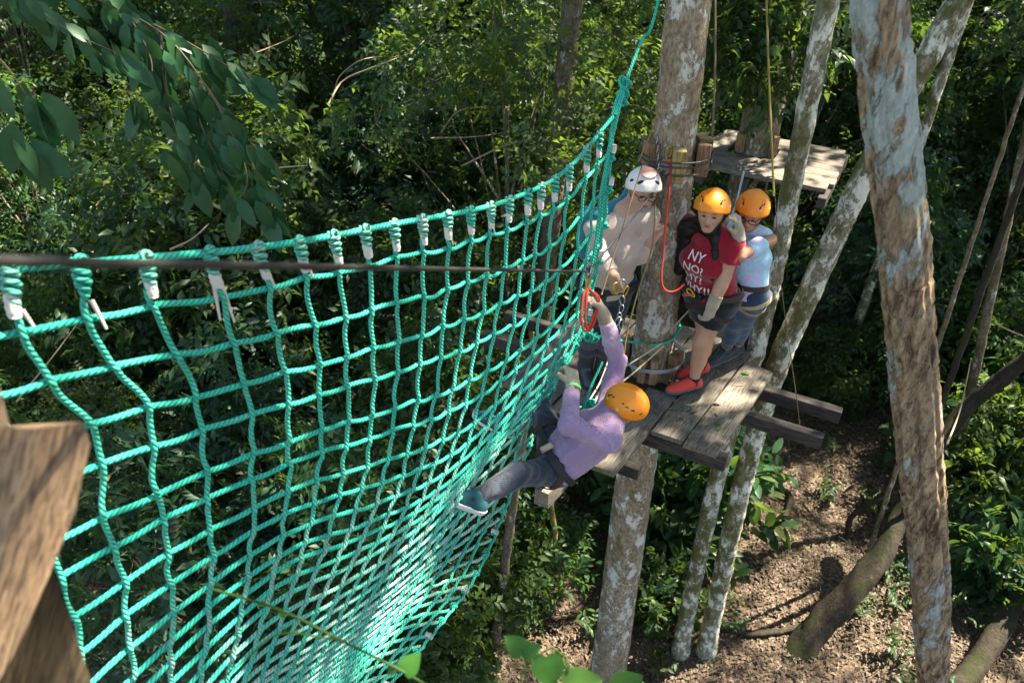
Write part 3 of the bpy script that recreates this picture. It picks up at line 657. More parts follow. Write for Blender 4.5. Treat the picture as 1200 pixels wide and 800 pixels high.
# bare pale branches crossing the foliage
for q, (pp, d, r) in enumerate([([(385, 122), (402, 95), (440, 78), (480, 62), (500, 45)], 9., .012), ([(392, 108), (398, 90), (420, 72), (445, 66)], 9., .008), ([(517, 155), (535, 132), (560, 126), (600, 126)], 9., .010), ([(505, 162), (560, 160), (610, 152)], 9.2, .008), ([(540, 195), (600, 168), (660, 160)], 9., .012),
                            ([(262, 75), (272, 95), (290, 115)], 7., .012), ([(300, 62), (330, 50), (345, 42)], 7.5, .007), ([(283, 211), (320, 198), (360, 194)], 6.5, .012), ([(200, 292), (225, 280), (245, 262)], 5.5, .010), ([(20, 470), (60, 420), (90, 380)], 5., .008), ([(1165, 378), (1185, 388), (1205, 396)], 5.6, .006), ([(880, 15), (905, 14), (960, 12)], 9, .02), ([(1110, 520), (1125, 480), (1138, 420)], 7, .010)]):
    solo('bare_branch', tube(spline([pd(u, v, d+.25*math.sin(2*i_+q)) for i_, (u, v) in enumerate(pp)], 20), np.linspace(r, r*.35, 20), 6), 'twig', 'pale bare branch sticking out of the leafy shrubs', 'branch', 'bare branches among the shrubs')
# ================================================================== lower platform
DZ = 4.4; O2 = A3(.95, 3.92, 0); BA = unit(A3(.575, .818, 0)); BB = unit(A3(.884, -.467, 0)); UP = A3(0, 0, 1)
def dk(s, t, z=DZ): p = O2+BA*s+BB*t; p[2] = z; return p
rs = RS(21)
deck = thing('wooden_platform', 'weathered plank platform around the mottled trunk carrying three standing people', 'platform', (TRX, TRY, 4.2))
def prism(s0, s1, t0, t1, z0, z1, jit=.004, skew0=0, skew1=0, nb=5):
    """plank with slightly uneven edges: stations along s"""
    V = []; S = np.linspace(s0, s1, nb); 
    for q, s in enumerate(S):
        e = (skew0 if q == 0 else 0)+(skew1 if q == nb-1 else 0)
        for (t, z, ee) in ((t0, z0, 0), (t0, z1-.006, 0), (t0+.006, z1, 0), (t1-.006, z1, e), (t1, z1-.006, e), (t1, z0, e)):
            V.append(dk(s+ee, t+rs.uniform(-jit, jit), z+rs.uniform(-jit, jit)*.4))
    V = np.array(V); n = 6; i = np.arange(nb-1)[:, None]*n; j = np.arange(n)[None]; j2 = (j+1) % n
    F = np.stack([i+j, i+j2, i+n+j2, i+n+j], -1).reshape(-1, 4)
    return V, [F, np.array([[5, 4, 3, 2, 1, 0], [(nb-1)*n+q for q in range(6)]])]
def board(s0, s1, t0, t1, dz=0, mat='plank', name='board', z0=None, z1=None, **kw):
    z1 = DZ+dz if z1 is None else z1; z0 = z1-.04 if z0 is None else z0
    V, F = prism(s0, s1, t0, t1, z0, z1, **kw)
    c = dk((s0+s1)/2, (t0+t1)/2, z1); D = np.stack([BA, np.cross(UP, BA), UP], 1)   # local frame: X along the board
    o = bpy.data.objects.new(name, new_mesh(name, (V-c) @ D, F, mat, False)); COL.objects.link(o); o.parent = deck
    o.location = tuple(c-WL[deck]); o.rotation_euler = (0, 0, math.atan2(BA[1], BA[0])); WL[o] = WL[deck]; return o
g_ = .006
TB = [.475, .24, .004, -.235, -.47, -.70, -.93, -1.15]     # board edges from right to left
board(-.02, 1.10, TB[1]+g_, TB[0], .000, skew1=-.05)
board(-.005, 1.22, TB[2]+g_, TB[1]-g_, .003)
board(-.50, .44, TB[3]+g_, TB[2]-g_, -.002); board(.80, 1.30, TB[3]+g_, TB[2]-g_, .002)
board(-.42, .40, TB[4]+g_, TB[3]-g_, .002); board(.86, 1.34, TB[4]+g_, TB[3]-g_, -.003)
board(-.10, 1.30, TB[5]+g_, TB[4]-g_, .000); board(-.06, 1.22, TB[6]+g_, TB[5]-g_, .004); board(-.02, 1.16, TB[7]+g_, TB[6]-g_, -.003)
board(-.78, -.1, -.40, -.30, z1=DZ-.10, z0=DZ-.24, name='joist')     # loose plank end pointing at the net
def beam(s, t0, t1, z1, z0, w=.075, name='beam', ds=0):
    c = (dk(s, t0, (z0+z1)/2)+dk(s+ds, t1, (z0+z1)/2))/2; ax = (dk(s+ds, t1, 0)-dk(s, t0, 0))/2
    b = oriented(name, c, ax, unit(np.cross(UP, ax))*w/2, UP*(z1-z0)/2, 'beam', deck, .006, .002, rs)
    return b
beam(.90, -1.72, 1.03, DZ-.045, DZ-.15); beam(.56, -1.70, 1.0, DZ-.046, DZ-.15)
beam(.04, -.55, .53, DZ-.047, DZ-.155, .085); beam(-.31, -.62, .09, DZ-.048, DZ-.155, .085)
# wooden wedge blocks clamped around the trunk at deck level
def block(c, out, w=.055, th=.035, h=.11, mat='block', parent=deck, name='clamp_block', slot=True):
    out = unit(out); sd = np.cross(UP, out)
    if not slot: return oriented(name, c, sd*w, out*th, UP*h, mat, parent, .005, .002, rs)
    o = oriented(name, c-sd*w*.62, sd*w*.36, out*th, UP*h, mat, parent, .005, .002, rs)
    oriented(name, c+sd*w*.62, sd*w*.36, out*th, UP*h, mat, parent, .005, .002, rs)
    oriented(name, c-out*th*.4, sd*w*.25, out*th*.5, UP*h*.96, mat, parent, .003); return o
TC = A3(TRX, TRY, 0)
for a, sl in ((-38, True), (-118, False), (-95, False), (150, True)):
    d = A3(math.cos(math.radians(a)), math.sin(math.radians(a)), 0); block(TC+d*.195+UP*(DZ+.11), d, slot=sl, w=.06 if sl else .03)
def ring(c, r, z, rr, mat, name, parent, n=48, wob=.004):
    a = np.linspace(0, 2*np.pi, n); P = np.stack([c[0]+r*np.cos(a), c[1]+r*np.sin(a), z+wob*np.sin(3*a)], 1)
    return part(name, tube(P, rr, 6, caps=False), mat, parent)
ring(TC, .236, DZ+.12, .006, 'steel', 'steel_cable', deck); ring(TC, .239, DZ+.14, .006, 'steel', 'steel_cable', deck)
# upper collar of blocks with cables
TU = A3(1.035, TRY, 0)
collar = thing('block_collar', 'ring of brown and yellow wooden blocks strapped high around the mottled trunk', 'clamp', (TU[0], TU[1], 6.0))
for a, mt, sl in ((-20, 'block', True), (15, 'block_ylw', True), (-95, 'block_ylw', False), (-160, 'block', False), (175, 'block', False), (90, 'block', False)):
    d = A3(math.cos(math.radians(a)), math.sin(math.radians(a)), 0); block(TU+d*.178+UP*6.10, d, .06 if sl else .04, .04, .105, mt, collar, 'block', sl)
for q, z in enumerate((6.10, 6.13, 6.05)): ring(TU, .224+.003*q, z, .006, 'steel_dk', 'steel_cable', collar)

# fallen leaves and twigs lying on the deck
for q in range(26):
    s, t = rs.uniform(.02, 1.1), rs.uniform(-.05, .44)
    if q > 18: s, t = rs.uniform(-.4, .3), rs.uniform(-.4, -.02)
    p = dk(s, t, DZ+.006); a = rs.uniform(0, 6.28); L = np.array([rs.uniform(.04, .085)])
    solo('fallen_leaf', leaves_fine(p[None], A3(math.cos(a), math.sin(a), .03)[None], A3(rs.normal(0, .15), rs.normal(0, .15), 1)[None], L, L*.42, .25, -.05), 'leaf_sun' if q % 4 == 0 else 'leaf_dry', 'fallen green leaf lying on the platform boards' if q % 4 == 0 else 'dry brown leaf lying on the platform boards', 'leaf', 'green leaves on the platform' if q % 4 == 0 else 'dry leaves on the platform')
for q in range(5):
    s, t = rs.uniform(.05, .9), rs.uniform(.03, .42); a = rs.uniform(0, 6.28); p = dk(s, t, DZ+.008); L = rs.uniform(.05, .11); e = A3(math.cos(a), math.sin(a), 0)*L
    solo('dead_twig', tube(spline([p, p+e*.5+A3(e[1], -e[0], 0)*.2, p+e], 8), .003, 5), 'twig', 'short dry twig lying on the platform boards', 'twig', 'twigs on the platform')

# ================================================================== far platform
fp = thing('far_platform', 'bare wooden platform around the far grey brown trunk', 'platform', (t2[0], t2[1], P2Z-.2))
q0, q1 = pz(811, 191, P2Z), pz(985, 226, P2Z); fx = unit((q1-q0)*[1, 1, 0]); fy = np.cross(UP, fx); Lf = np.linalg.norm(q1-q0)-.1
for q, (a0, a1) in enumerate(((0, .15), (.157, .31), (.317, .47), (.80, .95), (.957, 1.1))):
    c = q0+fx*Lf/2+fy*(a0+a1)/2; c[2] = P2Z-.02+rs.uniform(-.004, .004)
    oriented('board', c, fx*(Lf/2+rs.uniform(-.04, .04)), fy*(a1-a0)/2, UP*.02, 'plank', fp, .004, .003, rs)
tl = (t2-q0) @ fx
for a, b in ((-.0, tl-.24), (tl+.24, Lf)):
    for (a0, a1) in ((.477, .63), (.637, .793)):
        c = q0+fx*(a+b)/2+fy*(a0+a1)/2; c[2] = P2Z-.02; oriented('board', c, fx*(b-a)/2, fy*(a1-a0)/2, UP*.02, 'plank', fp, .004, .003, rs)
for q in (.12, .55, .95, 1.30):
    c = q0+fx*q+fy*.52; c[2] = P2Z-.10; oriented('beam', c, fy*.62, fx*.04, UP*.055, 'beam', fp, .005)
for a in (-60, -150, 60):
    d = A3(math.cos(math.radians(a)), math.sin(math.radians(a)), 0); oriented('clamp_block', A3(t2[0], t2[1], P2Z+.11)+d*.235, np.cross(UP, d)*.04, d*.03, UP*.10, 'block', fp, .005)
part('prop', tube([A3(t2[0], t2[1]-.05, 3.6), q0+fx*.7+fy*.1-UP*.12], .045, 8), 'beam', fp)

# ================================================================== cargo net
A0 = pd(8, 315, 1.71); B0 = pd(722, 130, 4.2); nn_ = unit(A3(-(B0-A0)[1], (B0-A0)[0], 0))
def wall(u, v, off=0):
    r = ray(u, v); return CC+r*(((A0-CC) @ nn_-off)/(r @ nn_))
NJ = 32
KEY = {   # column -> {row: (u, v) on the hanging wall} and {row: (u, v, z) where the sheet sags inward}
 -3: ({0: (-330, 345), 2: (-230, 520), 5: (-110, 720), 10: (-30, 980)}, {17: (-20, 1190, 5.15), 22: (-20, 1290, 4.95), 27: (-10, 1390, 4.85), 32: (-5, 1480, 4.75)}),
 0: ({0: (8, 315), 1: (22, 391), 2: (60, 447), 3: (101, 494), 5: (121, 600), 7: (142, 685), 10: (153, 791), 13: (152, 880)}, {17: (146, 985, 5.12), 22: (138, 1070, 4.92), 27: (130, 1140, 4.78), 32: (120, 1220, 4.66)}),
 4: ({0: (302, 290), 1: (313, 340), 2: (324, 392), 3: (332, 434), 5: (338, 513), 7: (336, 577), 10: (325, 650), 13: (310, 715)}, {17: (285, 800, 5.14), 22: (262, 870, 4.92), 27: (240, 930, 4.76), 32: (215, 1000, 4.62)}),
 8: ({0: (460, 263), 1: (462, 306), 2: (464, 356), 3: (464, 397), 5: (461, 475), 7: (452, 540), 10: (432, 610), 13: (408, 665)}, {17: (374, 740, 4.96), 22: (345, 802, 4.74), 27: (318, 860, 4.58), 32: (285, 925, 4.46)}),
 13: ({0: (597, 234), 1: (594, 270), 2: (590, 314), 3: (585, 352), 5: (570, 431), 7: (555, 495), 10: (530, 560), 13: (506, 606)}, {17: (470, 675, 4.74), 22: (432, 738, 4.54), 27: (395, 795, 4.42), 32: (350, 865, 4.34)}),
 17: ({0: (668, 195), 1: (664, 234), 2: (660, 275), 3: (656, 312), 5: (646, 378), 7: (634, 425), 10: (606, 486), 13: (582, 530)}, {17: (545, 612, 4.60), 22: (505, 686, 4.42), 27: (458, 752, 4.36), 32: (402, 832, 4.30)}),
 20: ({0: (720, 135), 1: (716, 175), 2: (712, 215), 3: (708, 250), 5: (697, 320), 7: (684, 385), 10: (655, 440)}, {13: (634, 488, 4.72), 17: (602, 568, 4.50), 22: (560, 668, 4.36), 27: (506, 742, 4.32), 32: (440, 820, 4.28)}),
}
def cubic(xs, Y, xq):
    """natural-ish Catmull-Rom interpolation on uneven knots"""
    xs = np.asarray(xs, float); Y = np.asarray(Y, float); m = np.gradient(Y, xs, axis=0); xq = np.asarray(xq, float)
    k = np.clip(np.searchsorted(xs, xq)-1, 0, len(xs)-2); h = (xs[k+1]-xs[k])[:, None]; t = ((xq-xs[k])[:, None])/h
    return (2*t**3-3*t**2+1)*Y[k]+(t**3-2*t**2+t)*h*m[k]+(-2*t**3+3*t**2)*Y[k+1]+(t**3-t**2)*h*m[k+1]
kc = sorted(KEY); colP = []
jj = np.linspace(0, NJ, NJ*8+1)
for c in kc:
    wl, fl = KEY[c]; K = sorted(list(wl)+list(fl)); colP.append(cubic(K, [wall(*wl[k]) if k in wl else pz(*fl[k]) for k in K], jj))
colP = np.array(colP)                      # key columns x fine rows x 3
CI = np.linspace(-3, 20, 23*12+1)
SURF = cubic(kc, colP.reshape(len(kc), -1), CI).reshape(len(CI), len(jj), 3)
rsn = RS(8)
# uneven mesh: each column and row wobbles a little
cj = np.array([rsn.uniform(-.10, .10) for _ in range(24)]); rj = rsn.uniform(-.12, .12, NJ+1); rj[0] = 0; rj[-1] = 0
def S(ci, rj_):
    """bilinear read of the surface at float column / row"""
    a = np.clip((np.asarray(ci)+3)*12, 0, len(CI)-1.001); b = np.clip(np.asarray(rj_)*8, 0, len(jj)-1.001)
    i0 = a.astype(int); j0 = b.astype(int); fa_ = (a-i0)[..., None]; fb_ = (b-j0)[..., None]
    return SURF[i0, j0]*(1-fa_)*(1-fb_)+SURF[i0+1, j0]*fa_*(1-fb_)+SURF[i0, j0+1]*(1-fa_)*fb_+SURF[i0+1, j0+1]*fa_*fb_
TOC = unit(A3(.75, -.5, .25))              # side of the net the camera looks at
def arc(P): return np.concatenate([[0], np.cumsum(np.linalg.norm(np.diff(P, axis=0), axis=1))])
net = thing('cargo_net', 'teal rope cargo net hanging between the platforms above the forest', 'net', (A0+B0)/2*[1, 1, 0]+A3(0, 0, 4.5))
RR = .0092
for r in range(NJ+1):
    cf = np.linspace(-3, 20, 700); wob = (.03*np.sin(cf*1.9+r*1.3)+.018*np.sin(cf*4.3+r*2.1))*(0 < r < NJ)
    fr = cf-np.floor(cf); sag = (4*fr*(1-fr))*(.025+.07*(cf > 9)) if r else 0
    P = S(cf, r+rj[r]+wob+sag)
    L = arc(P)[-1]; m = int(L/.0085); P = spline(P[::4], m); cfm = np.linspace(-3, 20, m)
    sw = np.abs(((cfm+.5) % 1)-.5)
    rad = RR*(1.16 if r == 0 else 1.)*(1+.10*np.exp(-(sw/.08)**2))
    worn = (.34/(1+np.exp(-(r-12.5)/1.6)))*np.clip((cfm+1)/7, .2, 1)*(1-.35*np.clip((r-22)/9, 0, 1))+rsn.uniform(-.08, .12)
    V, F = tube(P, rad, 12); wv = np.concatenate([np.repeat(worn, 12), worn[:1], worn[-1:]])
    part('rope', (V, F), 'rope', net, attrs={'worn': wv}, uv=tube.uv)
for c in range(-2, 21):
    cc = c+cj[c+3]*(0 if c == 20 else 1); rf = np.linspace(.55 if c < 20 else 0., NJ, 600)
    kink = .10*np.sin(rf*2.1+c*1.7)+.06*np.sin(rf*4.7+c)
    P = S(cc+kink*.38, rf); sw = np.abs(((rf+.5) % 1)-.5)
    P = P+TOC*(.006+.010*np.exp(-(sw/.16)**2))[:, None]
    L = arc(P)[-1]; m = int(L/.0095); P = spline(P[::4], m); rfm = np.linspace(0, NJ, m)
    worn = np.clip(.25*np.exp(-((rfm-17)/5)**2), 0, 1)
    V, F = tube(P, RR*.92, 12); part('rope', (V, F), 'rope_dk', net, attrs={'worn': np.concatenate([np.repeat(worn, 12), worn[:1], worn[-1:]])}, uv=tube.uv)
# lashings where the columns hang from the head rope: braided loop + white tape
for c in range(-2, 20):
    cc = c+cj[c+3]; a = S(np.array([cc]), np.array([0.]))[0]; b = S(np.array([cc]), np.array([.55]))[0]+TOC*.012; L = np.linalg.norm(b-a)
    drop = unit(b-a); side = unit(np.cross(drop, TOC))
    m = 60; t = np.linspace(0, 1, m); k = 2.3+rsn.uniform(-.3, .3); ph = rsn.uniform(0, 6.28); amp = .015*(1-.15*t-.55*np.clip((t-.6)/.3, 0, 1))
    h1 = a-drop*.012+np.outer(t, drop)*(L+.012)+np.outer(amp*np.cos(k*2*np.pi*t+ph), side)+np.outer(amp*np.sin(k*2*np.pi*t+ph), TOC)+TOC*.004
    h2 = a-drop*.012+np.outer(t, drop)*(L+.012)-np.outer(amp*np.cos(k*2*np.pi*t+ph), side)-np.outer(amp*np.sin(k*2*np.pi*t+ph), TOC)+TOC*.004
    lp = a+np.outer(np.cos(np.linspace(-.6, 3.9, 24)), side)*.012+np.outer(np.sin(np.linspace(-.6, 3.9, 24)), -drop)*.016+TOC*.010
    uvs = []; tb = []
    for pth, rr_ in ((h1, .0085), (h2, .0085), (lp, .0085)): tb.append(tube(pth, rr_, 8)); uvs.append(tube.uv)
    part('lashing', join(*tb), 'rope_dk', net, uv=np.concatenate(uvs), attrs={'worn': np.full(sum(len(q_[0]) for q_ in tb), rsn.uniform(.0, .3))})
    if rsn.rand() < .9:
        tl_ = rsn.uniform(.55, 1.2); tp = b+np.outer(np.linspace(-.034*tl_, .026, 8), drop)+side*rsn.uniform(-.003, .003); part('tape_wrap', tube(tp, rsn.uniform(.0135, .017)*np.array([.85, 1, 1.05, .98, 1.03, 1., .95, .8]), 10, rfun=lambda th, s: 1+.06*np.sin(3*th+s*300)), 'tape', net)
    if c in (1, 3, 4, 5, 10) or rsn.rand() < .12:
        for q in range(2 if c in (3,) else 1):
            ln = {3: .15, 1: .09}.get(c, .05)*(1-.2*q); e = b+drop*.01+side*(.012*(1 if q else -1))
            pp = spline([e, e+A3(0, 0, -ln*.5)+side*.01*(q-.5), e+A3(.004, 0, -ln)+side*.02*(q-.3)], 10)
            wd = side*.007; V = np.concatenate([pp-wd*np.linspace(1, .5, 10)[:, None], pp+wd*np.linspace(1, .5, 10)[:, None], pp+wd*np.linspace(1, .5, 10)[:, None]+TOC*.0015, pp-wd*np.linspace(1, .5, 10)[:, None]+TOC*.0015])
            i_ = np.arange(9)[:, None]; F = np.concatenate([np.stack([o1*10+i_, o1*10+i_+1, o2*10+i_+1, o2*10+i_], -1).reshape(-1, 4) for o1, o2 in ((0, 1), (1, 2), (2, 3), (3, 0))])
            part('tape_end', (V, F), 'tape', net)
# gathered corner: edge rope, knot and the rope up to the tree
K0 = pd(732, 98, 4.22); edge = S(np.full(60, 20.), np.linspace(0, 13, 60))
up_end = A3(.93, 4.52, 8.3)
vf = tube(spline([K0, pd(752, 48, 4.26), pd(771, 3, 4.3), up_end], 260), RR*.95, 12); part('hanging_rope', vf, 'rope', net, uv=tube.uv)
hd = S(np.linspace(16, 20, 40), np.zeros(40))
for q in range(3):
    sft = A3(.012*q-.012, .004*q, 0); e2 = [edge[0]+sft, (edge[0]+K0)/2+sft*1.3, K0+sft*.4]
    vf = tube(spline(e2, 30), RR*.9, 12); part('rope', vf, 'rope', net, uv=tube.uv)
    sl = S(np.full(30, 20.-.4*q), np.linspace(.4+q*.6, 9, 30))+sft*1.5+TOC*.012
    vf = tube(spline([K0+sft*.4]+[sl[i_] for i_ in range(0, 30, 4)], 220), RR*.85, 12); part('rope', vf, 'rope_dk' if q == 1 else 'rope', net, uv=tube.uv)
def knot(c, s, seed, ax=UP, name='knot', parent=net, mat='rope', turns=2):
    rs = RS(seed); t = np.linspace(0, 2*np.pi*turns, 110); ax = unit(ax); e1 = unit(np.cross(ax, [.3, .9, .1])); e2 = np.cross(ax, e1)
    P = np.asarray(c)+np.outer(s*(.75+.3*np.sin(1.5*t))*np.cos(t), e1)+np.outer(s*(.75+.3*np.sin(1.5*t))*np.sin(t), e2)+np.outer(s*.8*np.cos(1.5*t+.4), ax)
    vf = tube(P, RR*.9, 9); return part(name, vf, mat, parent, uv=tube.uv)
knot(K0+UP*.01, .032, 1); knot(K0-UP*.05, .026, 2, (.3, .2, 1)); knot(K0-UP*.10, .022, 3, (.2, 0, 1))
for q, (rw, cl_) in enumerate(((2.2, 20), (3.4, 20), (4.6, 20), (5.6, 19.8), (6.6, 20), (7.6, 19.6), (1.2, 19.9), (8.5, 19.2))):
    p = S(np.array([cl_]), np.array([rw]))[0]+TOC*.015
    knot(p, .018, 10+q); 
    if q % 2 == 0: part('tape_wrap', tube(p+np.outer(np.linspace(-.02, .025, 6), unit(A3(.1, .1, 1)))+A3(.01, 0, .05), .0155, 10), 'tape', net)
for q, (c, rw_) in enumerate([(20., r_) for r_ in np.linspace(11, 31, 17)]):
    p = S(np.array([c]), np.array([rw_]))[0]; knot(p, .014, 40+q, TOC, turns=1)
    if q % 3 == 1: part('tape_wrap', tube(p+np.outer(np.linspace(-.02, .02, 5), BB)+UP*.01, .015, 9), 'tape', net)
# hitch of loose rope at the corner, running round the trunk
hk = pd(690, 392, 4.75); knot(hk, .035, 70); knot(hk+A3(.03, 0, -.02), .03, 71, (1, .3, .2))
a = np.radians(np.linspace(-125, 20, 24)); arc_ = np.stack([TRX+.172*np.cos(a), TRY+.172*np.sin(a), 4.72+.10*np.linspace(0, 1, 24)**1.3], 1)
vf = tube(spline([hk+A3(.02, 0, 0), pd(722, 398, 4.85)]+list(arc_[::3]), 200), RR*1.05, 12); solo('trunk_rope', vf, 'rope', 'teal rope from the net corner passing round the front of the mottled trunk', 'rope', uv=tube.uv)
vf = tube(spline([pd(706, 424, 4.72), pd(693, 452, 4.75), pd(682, 486, 4.75)], 70), RR*.9, 10); solo('anchor_rope', vf, 'rope', 'short teal rope running down past the glove to the deck knot', 'rope', uv=tube.uv)
kn = pd(684, 478, 4.78); ko = thing('rope_bundle', 'tangled teal knot where the beige cords meet beside the climber', 'knot', kn)
for q in range(4): knot(kn+RS(q).normal(0, .02, 3), .035, 80+q, RS(q+5).normal(0, 1, 3), 'coil', ko)
for q, (pp) in enumerate(([(698, 470), (716, 440), (740, 425), (776, 402)], [(700, 476), (724, 452), (748, 432), (778, 405)], [(690, 470), (704, 446), (714, 418)], [(694, 474), (708, 452), (722, 440)])):
    dd = [4.80, 4.90, 5.0, 5.18]
    solo('beige_cord', tube(spline([pd(u, v, dd[i_]) for i_, (u, v) in enumerate(pp)], 40), .0055, 6, 3, .15, .03), 'cord_beige', 'thin beige cord stretched from the teal knot toward the trunk base', 'cord', 'beige cords at the trunk base')

# ================================================================== cables and cords
pull = pd(690, 318, 4.42); c0 = pd(-160, 303, .62); anchor = A3(.99, 4.46, 6.07)
t = np.linspace(0, 1, 500)[:, None]; cab = c0*(1-t)+pull*t-UP*.05*4*t*(1-t)*0
cab_end = spline([pull, anchor], 80)
solo('zip_cable', join(tube(cab, .0062, 8, 5, .12, .05), tube(cab_end, .006, 8, 5, .12, .05)), 'cable', 'dark steel cable stretched in front of the net to the pulley', 'cable')
pl = thing('pulley', 'steel trolley pulley with red sling riding on the dark cable', 'pulley', pull)
dcab = unit(pull-c0); sdp = unit(np.cross(dcab, UP))
for sg in (-1, 1):
    th = np.linspace(0, 2*np.pi, 15)[:-1]; prof = np.stack([.034*np.cos(th)*(1+.25*np.cos(2*th)), .045*np.sin(th)], 1)
    V = np.concatenate([pull+sdp*sg*.014+np.outer(prof[:, 0], dcab)+np.outer(prof[:, 1], UP)-UP*.008, pull+sdp*sg*.018+np.outer(prof[:, 0], dcab)+np.outer(prof[:, 1], UP)-UP*.008]); n = 14; i_ = np.arange(n)
    part('side_plate', (V, [np.stack([i_, (i_+1) % n, (i_+1) % n+n, i_+n], 1), np.array([list(range(n))[::-1], list(range(n, 2*n))])]), 'steel', pl, False)
part('wheel', tube([pull+UP*.016-sdp*.011, pull+UP*.016+sdp*.011], .02, 14), 'steel_dk', pl)
def carabiner(c, d, nrm, s, mat, parent, name='carabiner'):
    d = unit(d); e = unit(np.cross(nrm, d)); a = np.linspace(0, 2*np.pi, 40)
    P = np.asarray(c)+np.outer(s*np.sin(a), d)+np.outer(s*.48*np.cos(a)*(1+.25*np.sin(a)), e); return part(name, tube(P, s*.11, 7, caps=False), mat, parent)
carabiner(pull-UP*.085, UP, TOC, .05, 'gold', pl)
for q in range(2):
    pp = [pull-UP*.12, pd(684+4*q, 345, 4.42), pd(681+5*q, 372, 4.42), pd(686+4*q, 388, 4.42), pd(695+3*q, 372, 4.42), pd(702-2*q, 350, 4.42), pull-UP*.12+sdp*.01]
    part('red_sling', tube(spline(pp, 60), .0075, 7), 'red_rope', pl)
# belay rope and hardware hanging on the trunk
dev = thing('belay_device', 'orange topped belay device with steel chain hanging under the block collar', 'belay device', pd(784, 188, 4.80))
dp = pd(785, 190, 4.72); d0 = pd(783, 168, 4.72)
part('body', join(ellipsoid(dp, .035, .014, .02), ellipsoid(dp+A3(.03, 0, .006), .018, .012, .010), ellipsoid(dp+A3(-.03, 0, .006), .018, .012, .010)), 'orange', dev)
carabiner((dp+d0)/2+UP*.005, UP, A3(.3, -1, 0), .035, 'gold', dev); carabiner(d0+UP*.015, UP, A3(1, -.4, 0), .03, 'steel', dev)
ch0, ch1 = pd(770, 158, 4.74), pd(772, 200, 4.70)
for q in range(9):
    tq = q/8; c = ch0*(1-tq)+ch1*tq; carabiner(c, UP+A3(.1, 0, 0), A3(1, -.5, 0) if q % 2 else A3(.4, -1, 0), .02, 'steel', dev, 'chain_link')
rr_p = [(786, 192), (784, 225), (780, 262), (777, 300), (775, 325), (778, 338), (786, 342), (795, 339), (802, 333)]
solo('red_rope', tube(spline([pd(u, v, 4.70+.012*i_) for i_, (u, v) in enumerate(rr_p)], 120), .0065, 7, 3, .15, .03), 'red_rope', 'red rope hanging from the belay device to the orange clip on the harness', 'rope')
carb = thing('carabiner_bunch', 'bunch of steel and gold carabiners in the hand of the guide', 'carabiner', pd(728, 340, 4.6))
for q, (u, v, m_, s_) in enumerate([(729, 335, 'steel', .045), (733, 342, 'gold', .04), (722, 338, 'gold', .04), (729, 352, 'steel', .035), (728, 362, 'steel', .028), (726, 371, 'steel', .028), (728, 381, 'steel', .04), (724, 377, 'steel', .035)]):
    carabiner(pd(u, v, 4.66), UP+A3(.3*math.sin(q*2.), 0, .2), A3(math.sin(q*1.3), -1, .2), s_, m_, carb)
for q, (pp, d, mt, r, lb) in enumerate([([(838, -40), (838, 80), (833, 195)], 5.9, 'cord', .008, 'brown cord hanging down to the far platform edge beside the collar'), ([(897, -40), (901, 90), (907, 230)], 6.6, 'cord_olive', .010, 'olive cord hanging in front of the far trunk'), ([(776, 112), (765, 150), (748, 190)], 4.66, 'cord_olive', .005, 'olive cord slanting down from the collar past the white helmet'),
        ([(770, 190), (768, 240), (764, 290), (748, 340), (735, 390), (730, 425)], 4.75, 'cord', .005, 'brown cord hanging along the trunk beside the guide'), ([(752, 195), (738, 240), (722, 290), (705, 345)], 4.6, 'cord', .004, 'thin brown cord crossing the chest of the guide'), ([(822, 348), (805, 366), (785, 388)], 5.5, 'cord_beige', .006, 'pale cord stretched behind the trunk above the boards'),
        ([(872, 200), (862, 240), (853, 262)], 5.6, 'steel', .008, 'steel stay slanting down from the far platform'), ([(908, 225), (915, 330), (934, 470), (937, 500)], 5.0, 'cord', .003, 'thin reddish wire dangling beside the leaning pale trunk')]):
    solo('hanging_cord', tube(spline([pd(u, v, d) for u, v in pp], 40), r, 6), mt, lb, 'cord')
# ================================================================== post and plank of the camera's own platform
post = thing('rail_post', 'blurred weathered timber post and plank at the near end of the net', 'post', pd(20, 700, 1.0))
def hull_prism(uv, d, thick, mat, name):
    """timber seen end on: outline pixels at depth d, extruded away along the grain"""
    n = len(uv); a = np.array([pd(u, v, d_) for (u, v), d_ in zip(uv, d)]); b = a+np.asarray(thick); V = np.concatenate([a, b]); i_ = np.arange(n)
    gx_ = unit(pd(15, 770, d[0])-pd(100, 510, d[0])); gz_ = unit(np.cross(gx_, AX)); D = np.stack([gx_, np.cross(gz_, gx_), gz_], 1); c = a.mean(0)
    from mathutils import Matrix
    o = bpy.data.objects.new(name, new_mesh(name, (V-c) @ D, [np.stack([i_, i_+n, (i_+1) % n+n, (i_+1) % n], 1), np.array([list(range(n)), list(range(n, 2*n))[::-1]])], mat, False)); COL.objects.link(o); o.parent = post
    mt = Matrix([list(D[0])+[0], list(D[1])+[0], list(D[2])+[0], [0, 0, 0, 1]]); mt.translation = Vector(c-WL[post]); o.matrix_local = mt; return o
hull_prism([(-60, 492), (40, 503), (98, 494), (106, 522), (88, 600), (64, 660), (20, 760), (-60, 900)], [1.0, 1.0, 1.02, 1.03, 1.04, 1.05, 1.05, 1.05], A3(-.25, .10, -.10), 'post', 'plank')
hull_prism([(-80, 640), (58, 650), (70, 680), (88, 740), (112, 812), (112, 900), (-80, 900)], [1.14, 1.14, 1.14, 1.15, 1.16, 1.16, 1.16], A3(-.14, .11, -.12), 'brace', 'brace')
hull_prism([(-60, 440), (0, 455), (12, 500), (-60, 505)], [.99]*4, A3(-.12, .06, -.02), 'post', 'batten')

